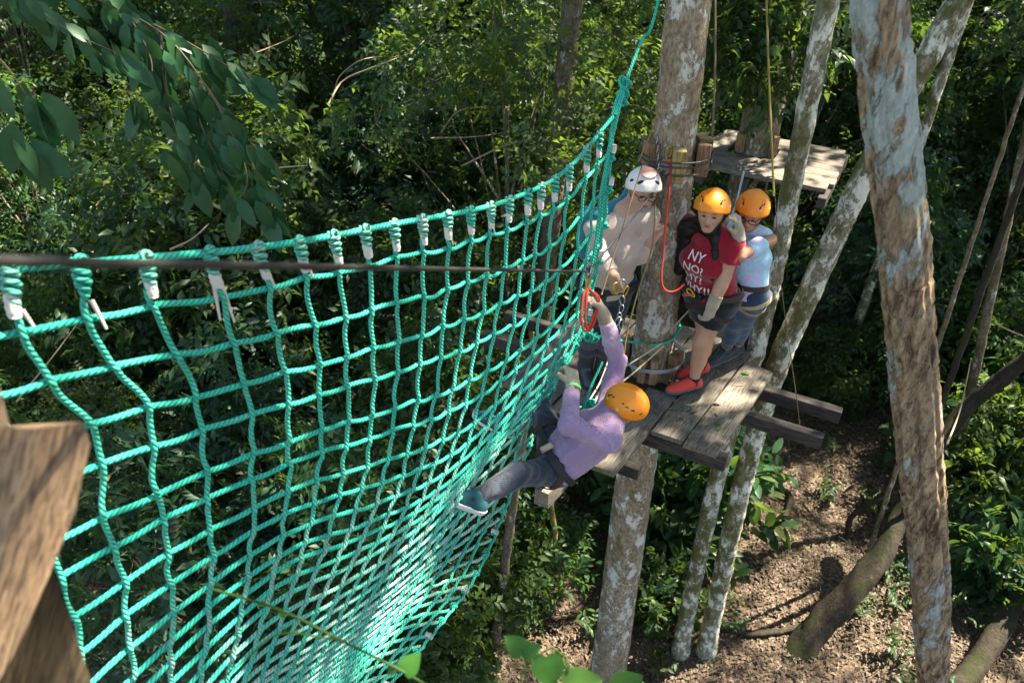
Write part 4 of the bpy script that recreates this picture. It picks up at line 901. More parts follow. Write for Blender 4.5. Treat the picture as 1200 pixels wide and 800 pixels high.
# ================================================================== foliage close to the camera
# drooping branch, upper left
rs = RS(61)
br = thing('leafy_branch', 'drooping branch of long glossy dark leaves hanging in front of the forest', 'branch', pd(150, 20, 3.3))
stems = [([(-60, -60), (60, -20), (160, 30), (215, 95), (262, 170), (285, 240)], 3.2), ([(60, -20), (150, 20), (215, 55), (262, 85)], 3.3), ([(160, 30), (165, 90), (180, 150), (200, 200)], 3.25), ([(215, 95), (240, 140), (262, 200), (250, 235)], 3.2), ([(-60, -60), (40, 20), (110, 55)], 3.1), ([(90, -40), (140, 40), (150, 80), (135, 110)], 3.2), ([(200, 80), (205, 130), (225, 175), (240, 215)], 3.3), ([(-60, 20), (0, 70), (30, 110)], 2.4), ([(-60, 120), (-10, 140), (20, 165)], 2.4)]
Ps, Ds, Ns, Ls = [], [], [], []
for q, (pp, d) in enumerate(stems):
    P = spline([pd(u+(28 if q < 7 else 0), v+(8 if q < 7 else 0), d+.02*i_) for i_, (u, v) in enumerate(pp)], 30); part('twig', tube(P, np.linspace(.006, .002, 30), 6), 'twig_dark', br)
    for k in range(5 if q < 7 else 24, 30, 2 if q < 7 else 3):
        dr = unit(P[min(k+1, 29)]-P[k-1])
        for sg in (-1, 1, 1 if k % 4 else -1):
            if rs.rand() < .08: continue
            sd_ = AX*sg*.7+AF*rs.uniform(-.5, .5); Ps.append(P[k]+rs.normal(0, .03, 3)); Ds.append(unit(dr*.4+sd_*rs.uniform(.2, 1.)-UP*rs.uniform(.4, 1.6))); Ns.append(unit(-AF+UP*.5+rs.normal(0, .35, 3))); Ls.append(rs.uniform(.09, .155)*(1.3 if q >= 7 else 1))
    Ps.append(P[-1]); Ds.append(unit(P[-1]-P[-3]-UP*.02)); Ns.append(unit(-AF+UP*.4)); Ls.append(.18)
for p_, d_, n_, l_ in zip(Ps, Ds, Ns, Ls):
    part('leaf', leaves_fine(p_[None], d_[None], n_[None], np.array([l_]), np.array([l_*.45]), .10, rs.uniform(.0, .35)), 'leaf_branch', br)
# climbing vine with bright leaves at the bottom edge
vn = thing('climbing_vine', 'fresh green vine with heart shaped leaves reaching up beside the net', 'vine', pd(650, 830, 1.5))
vs = [([(640, 860), (612, 800), (617, 780), (612, 762)], 1.5), ([(617, 780), (628, 768), (640, 770)], 1.5), ([(628, 770), (645, 760), (660, 768), (668, 785)], 1.5), ([(250, 690), (330, 715), (400, 750), (470, 785), (520, 812), (640, 860)], 1.5), ([(400, 750), (330, 742), (290, 770), (240, 812)], 1.5)]
for pp, d in vs: part('stem', tube(spline([pd(u, v, d) for u, v in pp], 40), .0022 if len(pp) < 5 else .003, 6), 'leaf_sun', vn)
def heart(c, d, nrm, L):
    d = unit(d); n = unit(nrm-d*(np.asarray(nrm) @ d)); s = np.cross(d, n); l = np.array([0, .06, .18, .34, .52, .70, .85, .94, 1.]); w = np.array([.16, .34, .46, .47, .40, .28, .15, .06, 0]); lo = np.array([-.10, -.12, -.06, 0, 0, 0, 0, 0, 0]); k = len(l)
    def col(f): return c+np.outer((l+lo*abs(f))*L, d)+np.outer(w*f*L, s)+np.outer(-.25*L*l*l+.20*np.abs(w*f)*L+.02*L*np.sin(l*9)*abs(f), n)
    V = np.concatenate([col(f) for f in (-1, -.5, 0, .5, 1)]); i_ = np.arange(k-1)
    return V, np.concatenate([np.stack([q*k+i_, q*k+i_+1, q*k+k+i_+1, q*k+k+i_], 1) for q in range(4)])
for (u, v, dx, dy, L) in [(612, 763, -.9, .8, .045), (613, 764, 1, .35, .038), (640, 769, .5, -1., .07), (664, 806, .9, .2, .075), (722, 808, .7, .35, .06), (474, 786, .6, .7, .045), (462, 782, -.5, -.5, .02), (330, 716, .3, -.8, .016)]:
    dd = AX*dx+AU*dy
    if (u, v) == (640, 769): dd = AX*.18-AU*1.
    part('leaf', heart(pd(u, v, 1.5), dd, -AF*.8+UP*.5, L), 'leaf_sun', vn)
# ================================================================== people: smooth-union surfaces
def cone(a, b, ra, rb=None, k=.03, flat=False, sub=False): return (np.asarray(a, float), np.asarray(b, float), ra, ra if rb is None else rb, k, flat, sub)
def ball(a, r, k=.03, sub=False): a = np.asarray(a, float); return (a, a+A3(0, 0, 1e-4), r, r, k, False, sub)
def prim_d(p, pr):
    a, b, ra, rb, k, flat, sub = pr; ab = b-a; L2 = ab @ ab; x = p-a; t = (x @ ab)/L2; tc = np.clip(t, 0, 1)
    d = np.sqrt(((x-tc[..., None]*ab)**2).sum(-1))-(ra+tc*(rb-ra))
    if flat: d = np.maximum(d, (t-1)*math.sqrt(L2))
    return d
def smin(a, b, k):
    h = np.clip(.5+.5*(b-a)/k, 0, 1); return b*(1-h)+a*h-k*h*(1-h)
def field_at(p, prims):
    f = np.full(p.shape[:-1], 1.)
    for pr in prims:
        d = prim_d(p, pr)
        f = -smin(-f, d, pr[4]) if pr[6] else smin(f, d, pr[4])
    return f
def wrinkle(p, seed, freq, along=None):
    rs = RS(seed); out = 0
    if along is not None: p = p-np.outer(p @ along, along)*.72
    q = p*freq
    w_ = np.sin(q @ rs.normal(0, 1, 3)+1)*1.2
    for _ in range(4):
        kv = rs.normal(0, 1, 3); kv /= np.linalg.norm(kv); s_ = np.sin((q @ kv)*rs.uniform(1.2, 3)+w_+rs.uniform(0, 6.28)); out = out+(s_ if along is None else 1.3*np.abs(s_)-.8)
    return out/4
def sdf_mesh(prims, res=.008, cuts=(), wr=None, pad=.02):
    lo = np.min([np.minimum(p[0]-p[2], p[1]-p[3]) for p in prims if not p[6]], 0)-pad; hi = np.max([np.maximum(p[0]+p[2], p[1]+p[3]) for p in prims if not p[6]], 0)+pad
    n = np.ceil((hi-lo)/res).astype(int)+1; ax = [lo[q]+res*np.arange(n[q]) for q in range(3)]
    f = np.full(tuple(n), 1., np.float32)
    for pr in prims:
        mg = pr[4]+.03; l = np.minimum(pr[0]-pr[2], pr[1]-pr[3])-mg; h = np.maximum(pr[0]+pr[2], pr[1]+pr[3])+mg
        l = np.minimum(np.minimum(pr[0], pr[1])-max(pr[2], pr[3])-mg, l); h = np.maximum(np.maximum(pr[0], pr[1])+max(pr[2], pr[3])+mg, h)
        i0 = np.clip(((l-lo)/res).astype(int), 0, n-1); i1 = np.clip(((h-lo)/res).astype(int)+2, 1, n)
        sl = tuple(slice(a, b) for a, b in zip(i0, i1)); P = np.stack(np.meshgrid(*[ax[q][sl[q]] for q in range(3)], indexing='ij'), -1)
        d = prim_d(P, pr); f[sl] = -smin(-f[sl], d, pr[4]) if pr[6] else smin(f[sl], d, pr[4])
    if wr or cuts:
        P = np.stack(np.meshgrid(*ax, indexing='ij'), -1)
        if wr:
            m = np.abs(f) < .04; f[m] += wr[0]*wrinkle(P[m], *wr[1:])
        for (c, nrm) in cuts: f = np.maximum(f, (P-np.asarray(c)) @ unit(nrm))
    ins = f < 0; c = np.zeros(tuple(n-1), np.uint8); offs = [(a, b, d) for a in (0, 1) for b in (0, 1) for d in (0, 1)]
    for (a, b, d) in offs: c += ins[a:n[0]-1+a, b:n[1]-1+b, d:n[2]-1+d]
    act = np.argwhere((c > 0) & (c < 8)); idx = np.full(tuple(n-1), -1, np.int32); idx[tuple(act.T)] = np.arange(len(act))
    cv = {o: f[act[:, 0]+o[0], act[:, 1]+o[1], act[:, 2]+o[2]] for o in offs}; acc = np.zeros((len(act), 3)); cnt = np.zeros(len(act))
    for o in offs:
        for q in range(3):
            if o[q]: continue
            o2 = list(o); o2[q] = 1; o2 = tuple(o2); v1, v2 = cv[o], cv[o2]; m = (v1 < 0) != (v2 < 0); t = np.where(m, v1/(v1-v2+1e-12), 0)
            p = np.repeat(np.array([o], float), len(act), 0); p[:, q] = t; acc[m] += p[m]; cnt[m] += 1
    V = lo+res*(act+acc/np.maximum(cnt, 1)[:, None]); Fs = []
    for q in range(3):
        s1 = [slice(None)]*3; s2 = [slice(None)]*3; s1[q] = slice(0, n[q]-1); s2[q] = slice(1, n[q]); a, b = ins[tuple(s1)], ins[tuple(s2)]
        e = np.argwhere(a != b); u, v = [(1, 2), (2, 0), (0, 1)][q]; ok = (e[:, u] > 0) & (e[:, v] > 0) & (e[:, u] < n[u]-1) & (e[:, v] < n[v]-1); e = e[ok]
        flip = a[tuple(e.T)]; quad = []
        for (du, dv) in ((-1, -1), (0, -1), (0, 0), (-1, 0)):
            ee = e.copy(); ee[:, u] += du; ee[:, v] += dv; quad.append(idx[tuple(ee.T)])
        Q = np.stack(quad, 1); Q[~flip] = Q[~flip][:, ::-1]; Fs.append(Q)
    F = np.concatenate(Fs); return V, F[(F >= 0).all(1)]

def hand(w, d, n, side, curl=(.5, .6, .5), s=1., g=1., thumb=1.):
    d = unit(d); n = unit(n-d*(np.asarray(n) @ d)); t = np.cross(d, n)*side; P = []
    for q, (o, L) in enumerate(zip((.030, .010, -.010, -.029), (.070, .078, .073, .056))):
        kn = w+d*.082*s+t*o*s; P.append(cone(w+t*o*.45*s, kn, .020*s*g, .0145*s*g, .012)); a = 0; p = kn
        for m_, fr in enumerate((.45, .31, .24)):
            a += curl[m_]*(1+.06*q); e = p+(d*math.cos(a)+n*math.sin(a))*L*fr*s*1.05; P.append(cone(p, e, (.0098-.0008*m_)*s*g, (.0092-.0010*m_)*s*g, .004)); p = e
    b = w+d*.022*s+t*.026*s; m1 = b+unit(t*.75+d*.6+n*.45*thumb)*.040*s; e = m1+unit(d*.75+n*.6*thumb+t*.15)*.034*s
    return P+[cone(w+t*.008*s, b, .021*s*g, .016*s*g, .01), cone(b, m1, .0155*s*g, .0125*s*g, .008), cone(m1, e, .0125*s*g, .0095*s*g, .005)]
def head_prims(c, f, u):
    f = unit(f); u = unit(u-f*(np.asarray(u) @ f)); r = np.cross(f, u); g_ = lambda a, b, d=0: c+f*a+u*b+r*d
    P = [ball(g_(-.018, .012), .084), ball(g_(.026, .006), .074, .04), cone(g_(.045, -.03), g_(.066, -.098), .056, .026, .035), cone(g_(.0, -.062, .042), g_(.058, -.098, .012), .028, .020, .03), cone(g_(.0, -.062, -.042), g_(.058, -.098, -.012), .028, .020, .03),
         cone(g_(.06, -.035, .036), g_(.05, -.05, .040), .022, .018, .02), cone(g_(.06, -.035, -.036), g_(.05, -.05, -.040), .022, .018, .02),
         cone(g_(.088, .010, .038), g_(.094, .008, .010), .010, .009, .012), cone(g_(.088, .010, -.038), g_(.094, .008, -.010), .010, .009, .012),
         (g_(.103, -.016, .031), g_(.103, -.0161, .031), .016, .016, .012, False, True), (g_(.103, -.016, -.031), g_(.103, -.0161, -.031), .016, .016, .012, False, True),
         cone(g_(.090, .0), g_(.113, -.046), .007, .012, .010), cone(g_(.100, -.050, .010), g_(.100, -.050, -.010), .009, .009, .008),
         cone(g_(.088, -.074, .014), g_(.088, -.074, -.014), .010, .010, .010),
         cone(g_(-.006, -.012, .080), g_(-.002, -.045, .076), .014, .010, .008), cone(g_(-.006, -.012, -.080), g_(-.002, -.045, -.076), .014, .010, .008)]
    return P, g_
def face_parts(g_, f, u, parent, hairmat='hair', glasses=False, stubble=False):
    f = unit(f); u = unit(u-f*(np.asarray(u) @ f)); r = np.cross(f, u)
    for s in (-1, 1):
        part('eye', ellipsoid(g_(.0895, -.0155, .031*s), r*.0135, f*.006, u*.0062, 10, 6), 'eye', parent)
        P = np.array([g_(.098, .008, .014*s), g_(.099, .014, .030*s), g_(.088, .009, .048*s)]); part('eyebrow', tube(spline(P, 8), [.003, .0042, .0045, .0045, .004, .004, .003, .002], 6), hairmat, parent)
    part('mouth', join(ellipsoid(g_(.0975, -.0705), r*.021, f*.006, u*.0042, 10, 6), ellipsoid(g_(.0965, -.0785), r*.018, f*.006, u*.0048, 10, 6)), 'lip', parent)
    if glasses:
        fr = []
        for s in (-1, 1):
            a = np.linspace(0, 2*np.pi, 22); fr.append(tube(np.array([g_(.114-.008*abs(math.cos(q))*0, -.014, .033*s) for q in a])+np.outer(.024*np.cos(a), r)+np.outer(.017*np.sin(a), u), .0026, 5, caps=False)); fr.append(tube([g_(.112, -.008, .056*s), g_(.0, -.004, .086*s)], .0022, 5))
        fr.append(tube([g_(.115, -.010, .009), g_(.115, -.010, -.009)], .0024, 5)); part('glasses', join(*fr), 'black', parent)
def helmet(c, f, u, mat, parent, kind='o', label=None):
    f = unit(f); u = unit(u-f*(np.asarray(u) @ f)); r = np.cross(f, u); n, m = 40, 16; c = np.asarray(c)+u*.020-f*.004
    def pt(th, ph, k=1.):
        x = math.cos(ph); fr = .130 if x > 0 else .136
        return c+k*(f*math.cos(ph)*math.sin(th)*fr+r*math.sin(ph)*math.sin(th)*.112+u*math.cos(th)*.112)+u*.006*math.exp(-((math.sin(ph)*math.sin(th))/.25)**2)*max(0, math.cos(th))
    V = []; tm = [math.pi/2*(1.02+.10*(1-math.cos(2*math.pi*q/n))*.9) for q in range(n)]
    for k in (1., .955):
        for i in range(m+1):
            for q in range(n):
                th = tm[q]*i/m; kk = k*(1+(.022 if i == m and k == 1. else 0)+(.012 if i == m-1 and k == 1. else 0)); V.append(pt(th, 2*math.pi*q/n, kk))
    i = np.arange(m)[:, None]*n; j = np.arange(n)[None]; j2 = (j+1) % n; F1 = np.stack([i+j, i+n+j, i+n+j2, i+j2], -1).reshape(-1, 4); o = (m+1)*n
    F2 = F1[:, ::-1]+o; e = m*n+np.arange(n); e2 = m*n+(np.arange(n)+1) % n; Fr = np.stack([e, e+o, e2+o, e2], 1)
    h = part('helmet', (np.array(V), np.concatenate([F1, F2, Fr])), mat, parent, label=label)
    def vent(th, ph, a, b, tilt, mt='black', name='vent'):
        p = pt(th, ph, 1.0); nrm = unit(p-c); t1 = unit(np.cross(u, nrm)); t2_ = np.cross(nrm, t1); x = t1*math.cos(tilt)+t2_*math.sin(tilt); y = np.cross(nrm, x)
        part(name, ellipsoid(p-nrm*.001, x*a, y*b, nrm*.0035, 10, 6), mt, h)
    if kind == 'o':
        for s in (-1, 1):
            vent(1.05, .60*s, .013, .007, -1.0*s); vent(.92, .72*s, .012, .0045, -1.0*s); vent(.90, .92*s, .011, .0045, -1.0*s); vent(1.25, .66*s, .006, .009, .2*s, 'grey_dot', 'badge')
            vent(1.15, 2.2*s, .014, .005, .2*s); vent(1.02, 1.9*s, .012, .004, .2*s); vent(.9, 1.65*s, .010, .004, .1*s); vent(1.34, 1.45*s, .011, .011, 0, 'grey_dot', 'button'); vent(1.38, 2.6*s, .016, .004, 0)
    else:
        for s in (-1, 1):
            vent(1.12, .55*s, .022, .011, .5*s); vent(1.16, 1.15*s, .018, .010, .3*s); vent(1.2, 1.9*s, .02, .010, .2*s); vent(.8, 2.3*s, .02, .008, .2*s)
        part('stripe', ellipsoid(pt(.55, 0., .99), unit(np.cross(r, u+f*.6))*.048, r*.055, unit(u+f*.6)*.004, 14, 6), 'helmet_p', h)
    return h
def chin_strap(g_, parent, mat='strap_k'):
    part('chin_strap', join(tube(spline([g_(.03, .01, .098), g_(.035, -.05, .078), g_(.04, -.115, .03), g_(.042, -.128, 0), g_(.04, -.115, -.03), g_(.035, -.05, -.078), g_(.03, .01, -.098)], 30), .0045, 6)), mat, parent)
def band(prims, c, axis, w, mat, parent, name='strap', off=.004, rmax=.30, ref=None, label=None):
    """webbing loop pulled tight round a surface"""
    axis = unit(axis); e1 = unit(np.cross(axis, [.2, .3, .9] if abs(axis[2]) < .8 else [1, .1, 0])); e2 = np.cross(axis, e1); n = 44; a = np.arange(n)*2*np.pi/n
    D = np.outer(np.cos(a), e1)+np.outer(np.sin(a), e2); rows = []
    for z in (-w/2, w/2):
        o = np.asarray(c)+axis*z; ts = np.linspace(.02, rmax, 90); Fv = field_at(o+D[:, None]*ts[None, :, None], prims); k = np.array([np.argmax(row > 0) if (row > 0).any() else 30 for row in Fv]); r_ = ts[k]
        r_ = (np.roll(r_, 1)+r_+np.roll(r_, -1))/3; rows.append(o+D*(r_+off)[:, None]); rows.append(o+D*(r_+off+.004)[:, None])
    V = np.concatenate([rows[0], rows[2], rows[3], rows[1]]); j = np.arange(n); j2 = (j+1) % n
    F = np.concatenate([np.stack([x*n+j, x*n+j2, y*n+j2, y*n+j], 1) for x, y in ((0, 1), (1, 2), (2, 3), (3, 0))])
    return part(name, (V, F), mat, parent, False, label=label)
def shoe(an, d, up, upper, sole, parent, s=1., name='shoe', socks=None, lace=None):
    d = unit(d-np.asarray(up)*(np.asarray(d) @ unit(up))); up = unit(up); sd = np.cross(up, d); b = an-up*.075*s; g2 = lambda x, y, z=0: b+d*x*s+sd*y*s+up*z*s
    pr = [cone(g2(-.035, 0, .035), g2(.05, 0, .035), .038*s, .036*s, .03), cone(g2(.05, .004, .035), g2(.150, 0, .028), .038*s, .040*s, .03), cone(g2(.13, .0, .028), g2(.185, -.004, .022), .037*s, .028*s, .03), cone(g2(-.025, 0, .05), g2(-.005, 0, .088), .036*s, .040*s, .03), cone(g2(.02, 0, .07), g2(.12, 0, .045), .032*s, .026*s, .03)]
    sh = part(name, sdf_mesh(pr, .006, [(g2(0, 0, .010), -up)]), upper, parent)
    pr2 = [(p[0], p[1], p[2]+.006, p[3]+.006, p[4], False, False) for p in pr[:3]]
    part('sole', sdf_mesh(pr2, .006, [(g2(0, 0, .032), up), (g2(0, 0, -.002), -up)]), sole, sh)
    if lace:
        L = []
        for q in range(4):
            x = .035+.022*q; z = .102-.014*q; L.append(tube(spline([g2(x, -.022, z-.012), g2(x+.008, 0, z), g2(x+.002, .022, z-.012)], 8), .0028*s, 5))
        part('lace', join(*L), lace, sh)
    return sh

def body_prims(J, fat=1., arm=1., leg=1., hands=()):
    P = []; L, R = J['shL'], J['shR']; mid = (L+R)/2; hl, hr = J['hipL'], J['hipR']; hm = (hl+hr)/2; ch = J.get('chest', mid*.62+hm*.38); wa = mid*.3+hm*.7; x = unit(L-R)
    P += [cone(mid+x*.10, mid-x*.10, .062*fat, .062*fat, .05), cone(ch+x*.07*fat, ch-x*.07*fat, .102*fat, .102*fat, .06), cone(wa+x*.06*fat, wa-x*.06*fat, .094*fat, .094*fat, .06), cone(hm+x*.07*fat, hm-x*.07*fat, .105*fat, .105*fat, .06), cone(ch, mid, .09*fat, .06*fat, .05), cone(ch, wa, .105*fat, .1*fat, .05), cone(wa, hm, .1*fat, .105*fat, .05)]
    for s in 'LR':
        P += [cone(J['sh'+s], J['el'+s], .052*arm, .041*arm, .035), cone(J['el'+s], J['wr'+s], .041*arm, .027*arm, .02), cone(J['el'+s]*.7+J['wr'+s]*.3, J['wr'+s], .042*arm, .027*arm, .02)]
        hp, kn, an = J['hip'+s], J['kn'+s], J['an'+s]; bk = J.get('back', A3(0, 0, 0))
        P += [cone(hp, kn, .088*leg, .055*leg, .04), cone(kn, an, .052*leg, .034*leg, .03), cone(kn*.85+an*.15+bk*.012, kn*.45+an*.55+bk*.012, .053*leg, .046*leg, .03)]
    P.append(cone(J['neck'], mid, .052, .062, .04)); return P

def person(label, base): return thing('person', label, 'person', base)
def J_(d): return {k: np.asarray(v, float) for k, v in d.items()}

# ------------------------------------------------------------------ woman in the red shirt
wo = person('woman in red printed T-shirt, black shorts and red sneakers standing on the platform', pz(810, 446, DZ))
bf = unit(A3(-.72, -.69, 0)); lf = np.cross(UP, bf)
hm = pz(834, 345, 5.19); sm = pz(832, 273, 5.66)
J = J_(dict(hipL=hm+lf*.085, hipR=hm-lf*.085, shL=sm+lf*.185-UP*.015, shR=sm-lf*.170, knL=pz(823, 400, 4.86), knR=pz(827, 392, 4.87), anL=pz(813, 445, 4.485), anR=pz(822, 427, 4.485), elL=pd(848, 327, 4.93), wrL=pd(836, 355, 4.98), elR=sm-lf*.27+bf*.02-UP*.22, wrR=A3(1.235, 4.63, 5.56), neck=sm+UP*.06+bf*.01, back=-bf))
J['chest'] = sm*.6+hm*.4+bf*.02
hc = pz(834, 246, 5.865); hf = unit(A3(-.36, -.92, .10)); hu = unit(A3(.05, .08, 1)); hp, g_ = head_prims(hc, hf, hu)
bp = body_prims(J, 1.06, 1.04, 1.05)
thin = lambda b, n=7: [(q[0], q[1], q[2]-.014, q[3]-.014, q[4], q[5], q[6]) for q in b[:n]]+b[n:]
neckhole = lambda J, g_, r=.066, f=(0, 0, 0): [(J['neck']+unit(g_(0, -.05)-J['neck'])*.05+np.asarray(f)*.03, g_(.02, -.02), r, r+.02, .012, False, True)]
skinp = hp+[cone(g_(-.02, -.06), J['neck'], .050, .055, .03)]+thin(bp)
part('body', sdf_mesh(skinp, .0075), 'skin_w', wo); face_parts(g_, hf, hu, wo)
infl = lambda pr, a, k=None: [(p[0], p[1], p[2]+a, p[3]+a, k or p[4], p[5], p[6]) for p in pr]
bust = [ball(J['chest']+lf*.075+bf*.075, .075, .06), ball(J['chest']-lf*.075+bf*.075, .075, .06), ball((sm*.3+hm*.7)+bf*.045, .105, .06)]
tor = infl(bp[:7], .014)+bust
sl = [cone(J['sh'+s], J['sh'+s]*.5+J['el'+s]*.5, .070, .072, .03, True) for s in 'LR']
shirtp = tor+sl+neckhole(J, g_, .06, bf)
shirt = part('shirt', sdf_mesh(shirtp, .008, [(hm-UP*.03, -UP)], (.007, 3, 18, unit(A3(.3, -.3, .9)))), 'red_shirt', wo)
shortp = [cone(J['hip'+s]+UP*.02, J['hip'+s]*.42+J['kn'+s]*.58, .112, .098, .05, True) for s in 'LR']+infl([bp[3]], .014)
part('shorts', sdf_mesh(shortp, .008, [(hm+UP*.09, UP)], (.005, 5, 14)), 'black_short', wo)
# printed lettering pressed onto the shirt
def on_surface(V, prims, d, lift=.0085):
    """move points along direction d until they touch the surface"""
    ts = np.linspace(-.30, .30, 400); out = []
    for p in V:
        f = field_at(p+np.outer(ts, d), prims); k = np.argmax(f < 0) if (f < 0).any() else 200; out.append(p+d*(ts[k]-lift))
    return np.array(out)
def lettering(txt, c, right, upv, size, prims, into, mat, parent, name='print'):
    cu = bpy.data.curves.new('txt', 'FONT'); cu.body = txt; cu.size = size; cu.align_x = 'CENTER'; cu.resolution_u = 3; cu.offset = .0006
    to = bpy.data.objects.new('txt', cu); COL.objects.link(to); dg = bpy.context.evaluated_depsgraph_get(); me = to.evaluated_get(dg).to_mesh()
    V = np.array([v.co[:] for v in me.vertices]); me.calc_loop_triangles(); F = np.array([t_.vertices[:] for t_ in me.loop_triangles]); to.evaluated_get(dg).to_mesh_clear(); bpy.data.objects.remove(to); bpy.data.curves.remove(cu)
    for _ in range(2):     # subdivide so the print follows the cloth
        e = {}; V = list(map(np.array, V)); nf = []
        def mid(a, b):
            k = (min(a, b), max(a, b))
            if k not in e: e[k] = len(V); V.append((V[a]+V[b])/2)
            return e[k]
        for a, b, c_ in F: x, y, z = mid(a, b), mid(b, c_), mid(c_, a); nf += [[a, x, z], [x, b, y], [z, y, c_], [x, y, z]]
        F = np.array(nf); V = np.array(V)
    W = np.asarray(c)+np.outer(V[:, 0], right)+np.outer(V[:, 1], upv)
    return part(name, (on_surface(W, prims, into), F), mat, parent, False)
tc = sm*.55+hm*.45; tright = np.cross(UP, -bf)*-1
tright = lf                                             # reader's right is her left
for q, s in enumerate(('NY', 'NO?', 'HY?', 'WHY!!')):
    lettering(s, tc+UP*(.065-.078*q)-lf*.015+bf*.02, tright, UP, .082, shirtp, -bf, 'white_print', shirt)
# hair
hg = [ball(g_(-.03, .0), .090), cone(g_(-.05, -.02), g_(-.075, -.14), .075, .06, .04), cone(g_(.0, .01, -.074), sm-lf*.135+bf*.05, .036, .056, .04), cone(sm-lf*.135+bf*.05, J['chest']-lf*.175+bf*.06-UP*.14, .060, .030, .03), cone(g_(.0, .01, .074), sm+lf*.085+bf*.05, .034, .036, .04), cone(sm+lf*.085+bf*.05, J['chest']+lf*.12+bf*.12-UP*.05, .036, .014, .03), cone(g_(-.07, -.12), sm-bf*.1-UP*.12, .065, .05, .04), cone(sm-lf*.12+bf*.05, J['chest']-lf*.19+bf*.05-UP*.12, .04, .02, .03)]
part('hair', sdf_mesh(hg, .0065, wr=(.007, 9, 45)), 'hair', wo)
helmet(hc, hf+UP*.05, hu, 'helmet_o', wo); chin_strap(g_, wo)
for s, d in (('L', A3(-.93, -.30, 0)), ('R', A3(-.9, -.38, 0))):
    sk = J['an'+s]; part('sock', tube([sk+UP*.035, sk+UP*.0, sk-UP*.03], .044, 14), 'strap_k', wo); shoe(sk, d, UP, 'shoe_red', 'sole', wo, 1.0, lace='strap_k')
def glove(w, d, n, side, parent, curl=(.5, .6, .5), s=1.05, fore=None, thumb=1.):
    fo = unit(fore if fore is not None else d); pr = hand(w, d, n, side, curl, s, 1.22, thumb)+[cone(w+d*.02, w-fo*.055, .036, .045, .02, True)]
    return part('glove', sdf_mesh(pr, .005, wr=(.0012, 4, 60)), 'glove', parent)
glove(J['wrL'], unit(A3(-.25, -.25, -.93)), unit(A3(-.6, .7, -.2)), 1, wo, (.45, .7, .6), 1.08, J['wrL']-J['elL'])
glove(J['wrR'], unit(A3(-.25, .15, .95)), unit(A3(-.9, .3, 0)), -1, wo, (.3, .5, .4), 1.05, J['wrR']-J['elR'])
harn = shirtp+shortp
hb = band(harn, hm+UP*.075, UP, .034, 'strap', wo, 'harness_belt', .006)
for s in 'LR': band(shortp, J['hip'+s]*.78+J['kn'+s]*.22, unit(J['hip'+s]-J['kn'+s])+lf*(.25 if s == 'L' else -.25), .034, 'strap', wo, 'leg_strap', .006)
cp = hm+bf*.19+UP*.075
part('harness_clip', join(box(cp, lf*.045, bf*.015, UP*.018, .005), box(cp+lf*.09-bf*.02, lf*.03, bf*.012, UP*.022, .005)), 'black', wo)
carabiner(cp-lf*.05+bf*.03, -lf*.9-UP*.4, UP, .04, 'orange', wo); carabiner(cp-lf*.03+bf*.03+UP*.02, -lf*.7+UP*.3, bf, .035, 'yellow', wo)

# ------------------------------------------------------------------ girl behind her
gi = person('girl in pastel tie-dye top and blue jeans holding on behind the red shirt', pz(855, 414, DZ))
bf = unit(A3(-.62, -.78, 0)); lf = np.cross(UP, bf)
hm = pz(873, 343, 5.12); sm = pz(878, 273, 5.545)
J = J_(dict(hipL=hm+lf*.075, hipR=hm-lf*.075, shL=sm+lf*.150, shR=sm-lf*.150, knL=pz(872, 375, 4.83), knR=pz(861, 376, 4.83), anL=pz(864, 405, 4.485), anR=pz(850, 411, 4.485), elL=pd(867, 300, 4.84), wrL=pd(865, 272, 4.80), elR=sm-lf*.2+bf*.16-UP*.16, wrR=sm-lf*.16+bf*.30+UP*.02, neck=sm+UP*.055+bf*.01, back=-bf))
hc = pz(881, 246, 5.735); hf = unit(A3(-.42, -.86, -.16)); hu = unit(A3(.10, .0, 1)); hp, g_ = head_prims(hc, hf, hu)
bp = body_prims(J, .92, .86, .92); part('body', sdf_mesh(hp+[cone(g_(-.02, -.06), J['neck'], .044, .05, .03)]+thin(bp), .0075), 'skin_t', gi); face_parts(g_, hf, hu, gi, glasses=True)
shp = infl(bp[:7], .012)+[ball(sm*.6+hm*.4+bf*.05, .09, .05)]+neckhole(J, g_, .062, bf)
part('shirt', sdf_mesh(shp, .008, [(hm-UP*.0, -UP)], (.006, 6, 14)), 'tiedye', gi)
for s in 'LR': part('sleeve', sdf_mesh([cone(J['sh'+s]*.62+J['el'+s]*.38, J['sh'+s]*.38+J['el'+s]*.62, .058, .056, .01)], .007, wr=(.003, 6, 30)), 'tiedye', gi)
jp = infl((bp[10:13]+bp[16:19]), .012)+infl([bp[3]], .006)
part('jeans', sdf_mesh(jp, .008, [(hm+UP*.10, UP), (J['anL']+UP*.055, -UP)], (.005, 8, 16)), 'jeans', gi)
part('hair', sdf_mesh([ball(g_(-.03, .0), .086), cone(g_(-.05, -.03), g_(-.06, -.13), .07, .05, .04), cone(g_(.0, .0, .07), g_(-.03, -.09, .06), .03, .02, .03), cone(g_(.0, .0, -.07), g_(-.03, -.09, -.06), .03, .02, .03)], .008, wr=(.005, 9, 30)), 'hair', gi)
helmet(hc, hf+UP*.12, hu, 'helmet_o', gi); chin_strap(g_, gi)
for s in 'LR': shoe(J['an'+s], A3(-.80, -.6, 0), UP, 'shoe_dark', 'sole', gi, .95, lace='strap_k'); part('sock', tube([J['an'+s]+UP*.06, J['an'+s]+UP*.045, J['an'+s]+UP*.03], .047, 14), m_plain('pink_sock', (.35, .05, .22), .8) if s == 'L' else 'strap_k', gi)
glove(J['wrL'], unit(A3(-.25, -.1, .95)), unit(A3(-.8, .3, -.1)), 1, gi, (.5, .8, .6), 1.05, J['wrL']-J['elL'])
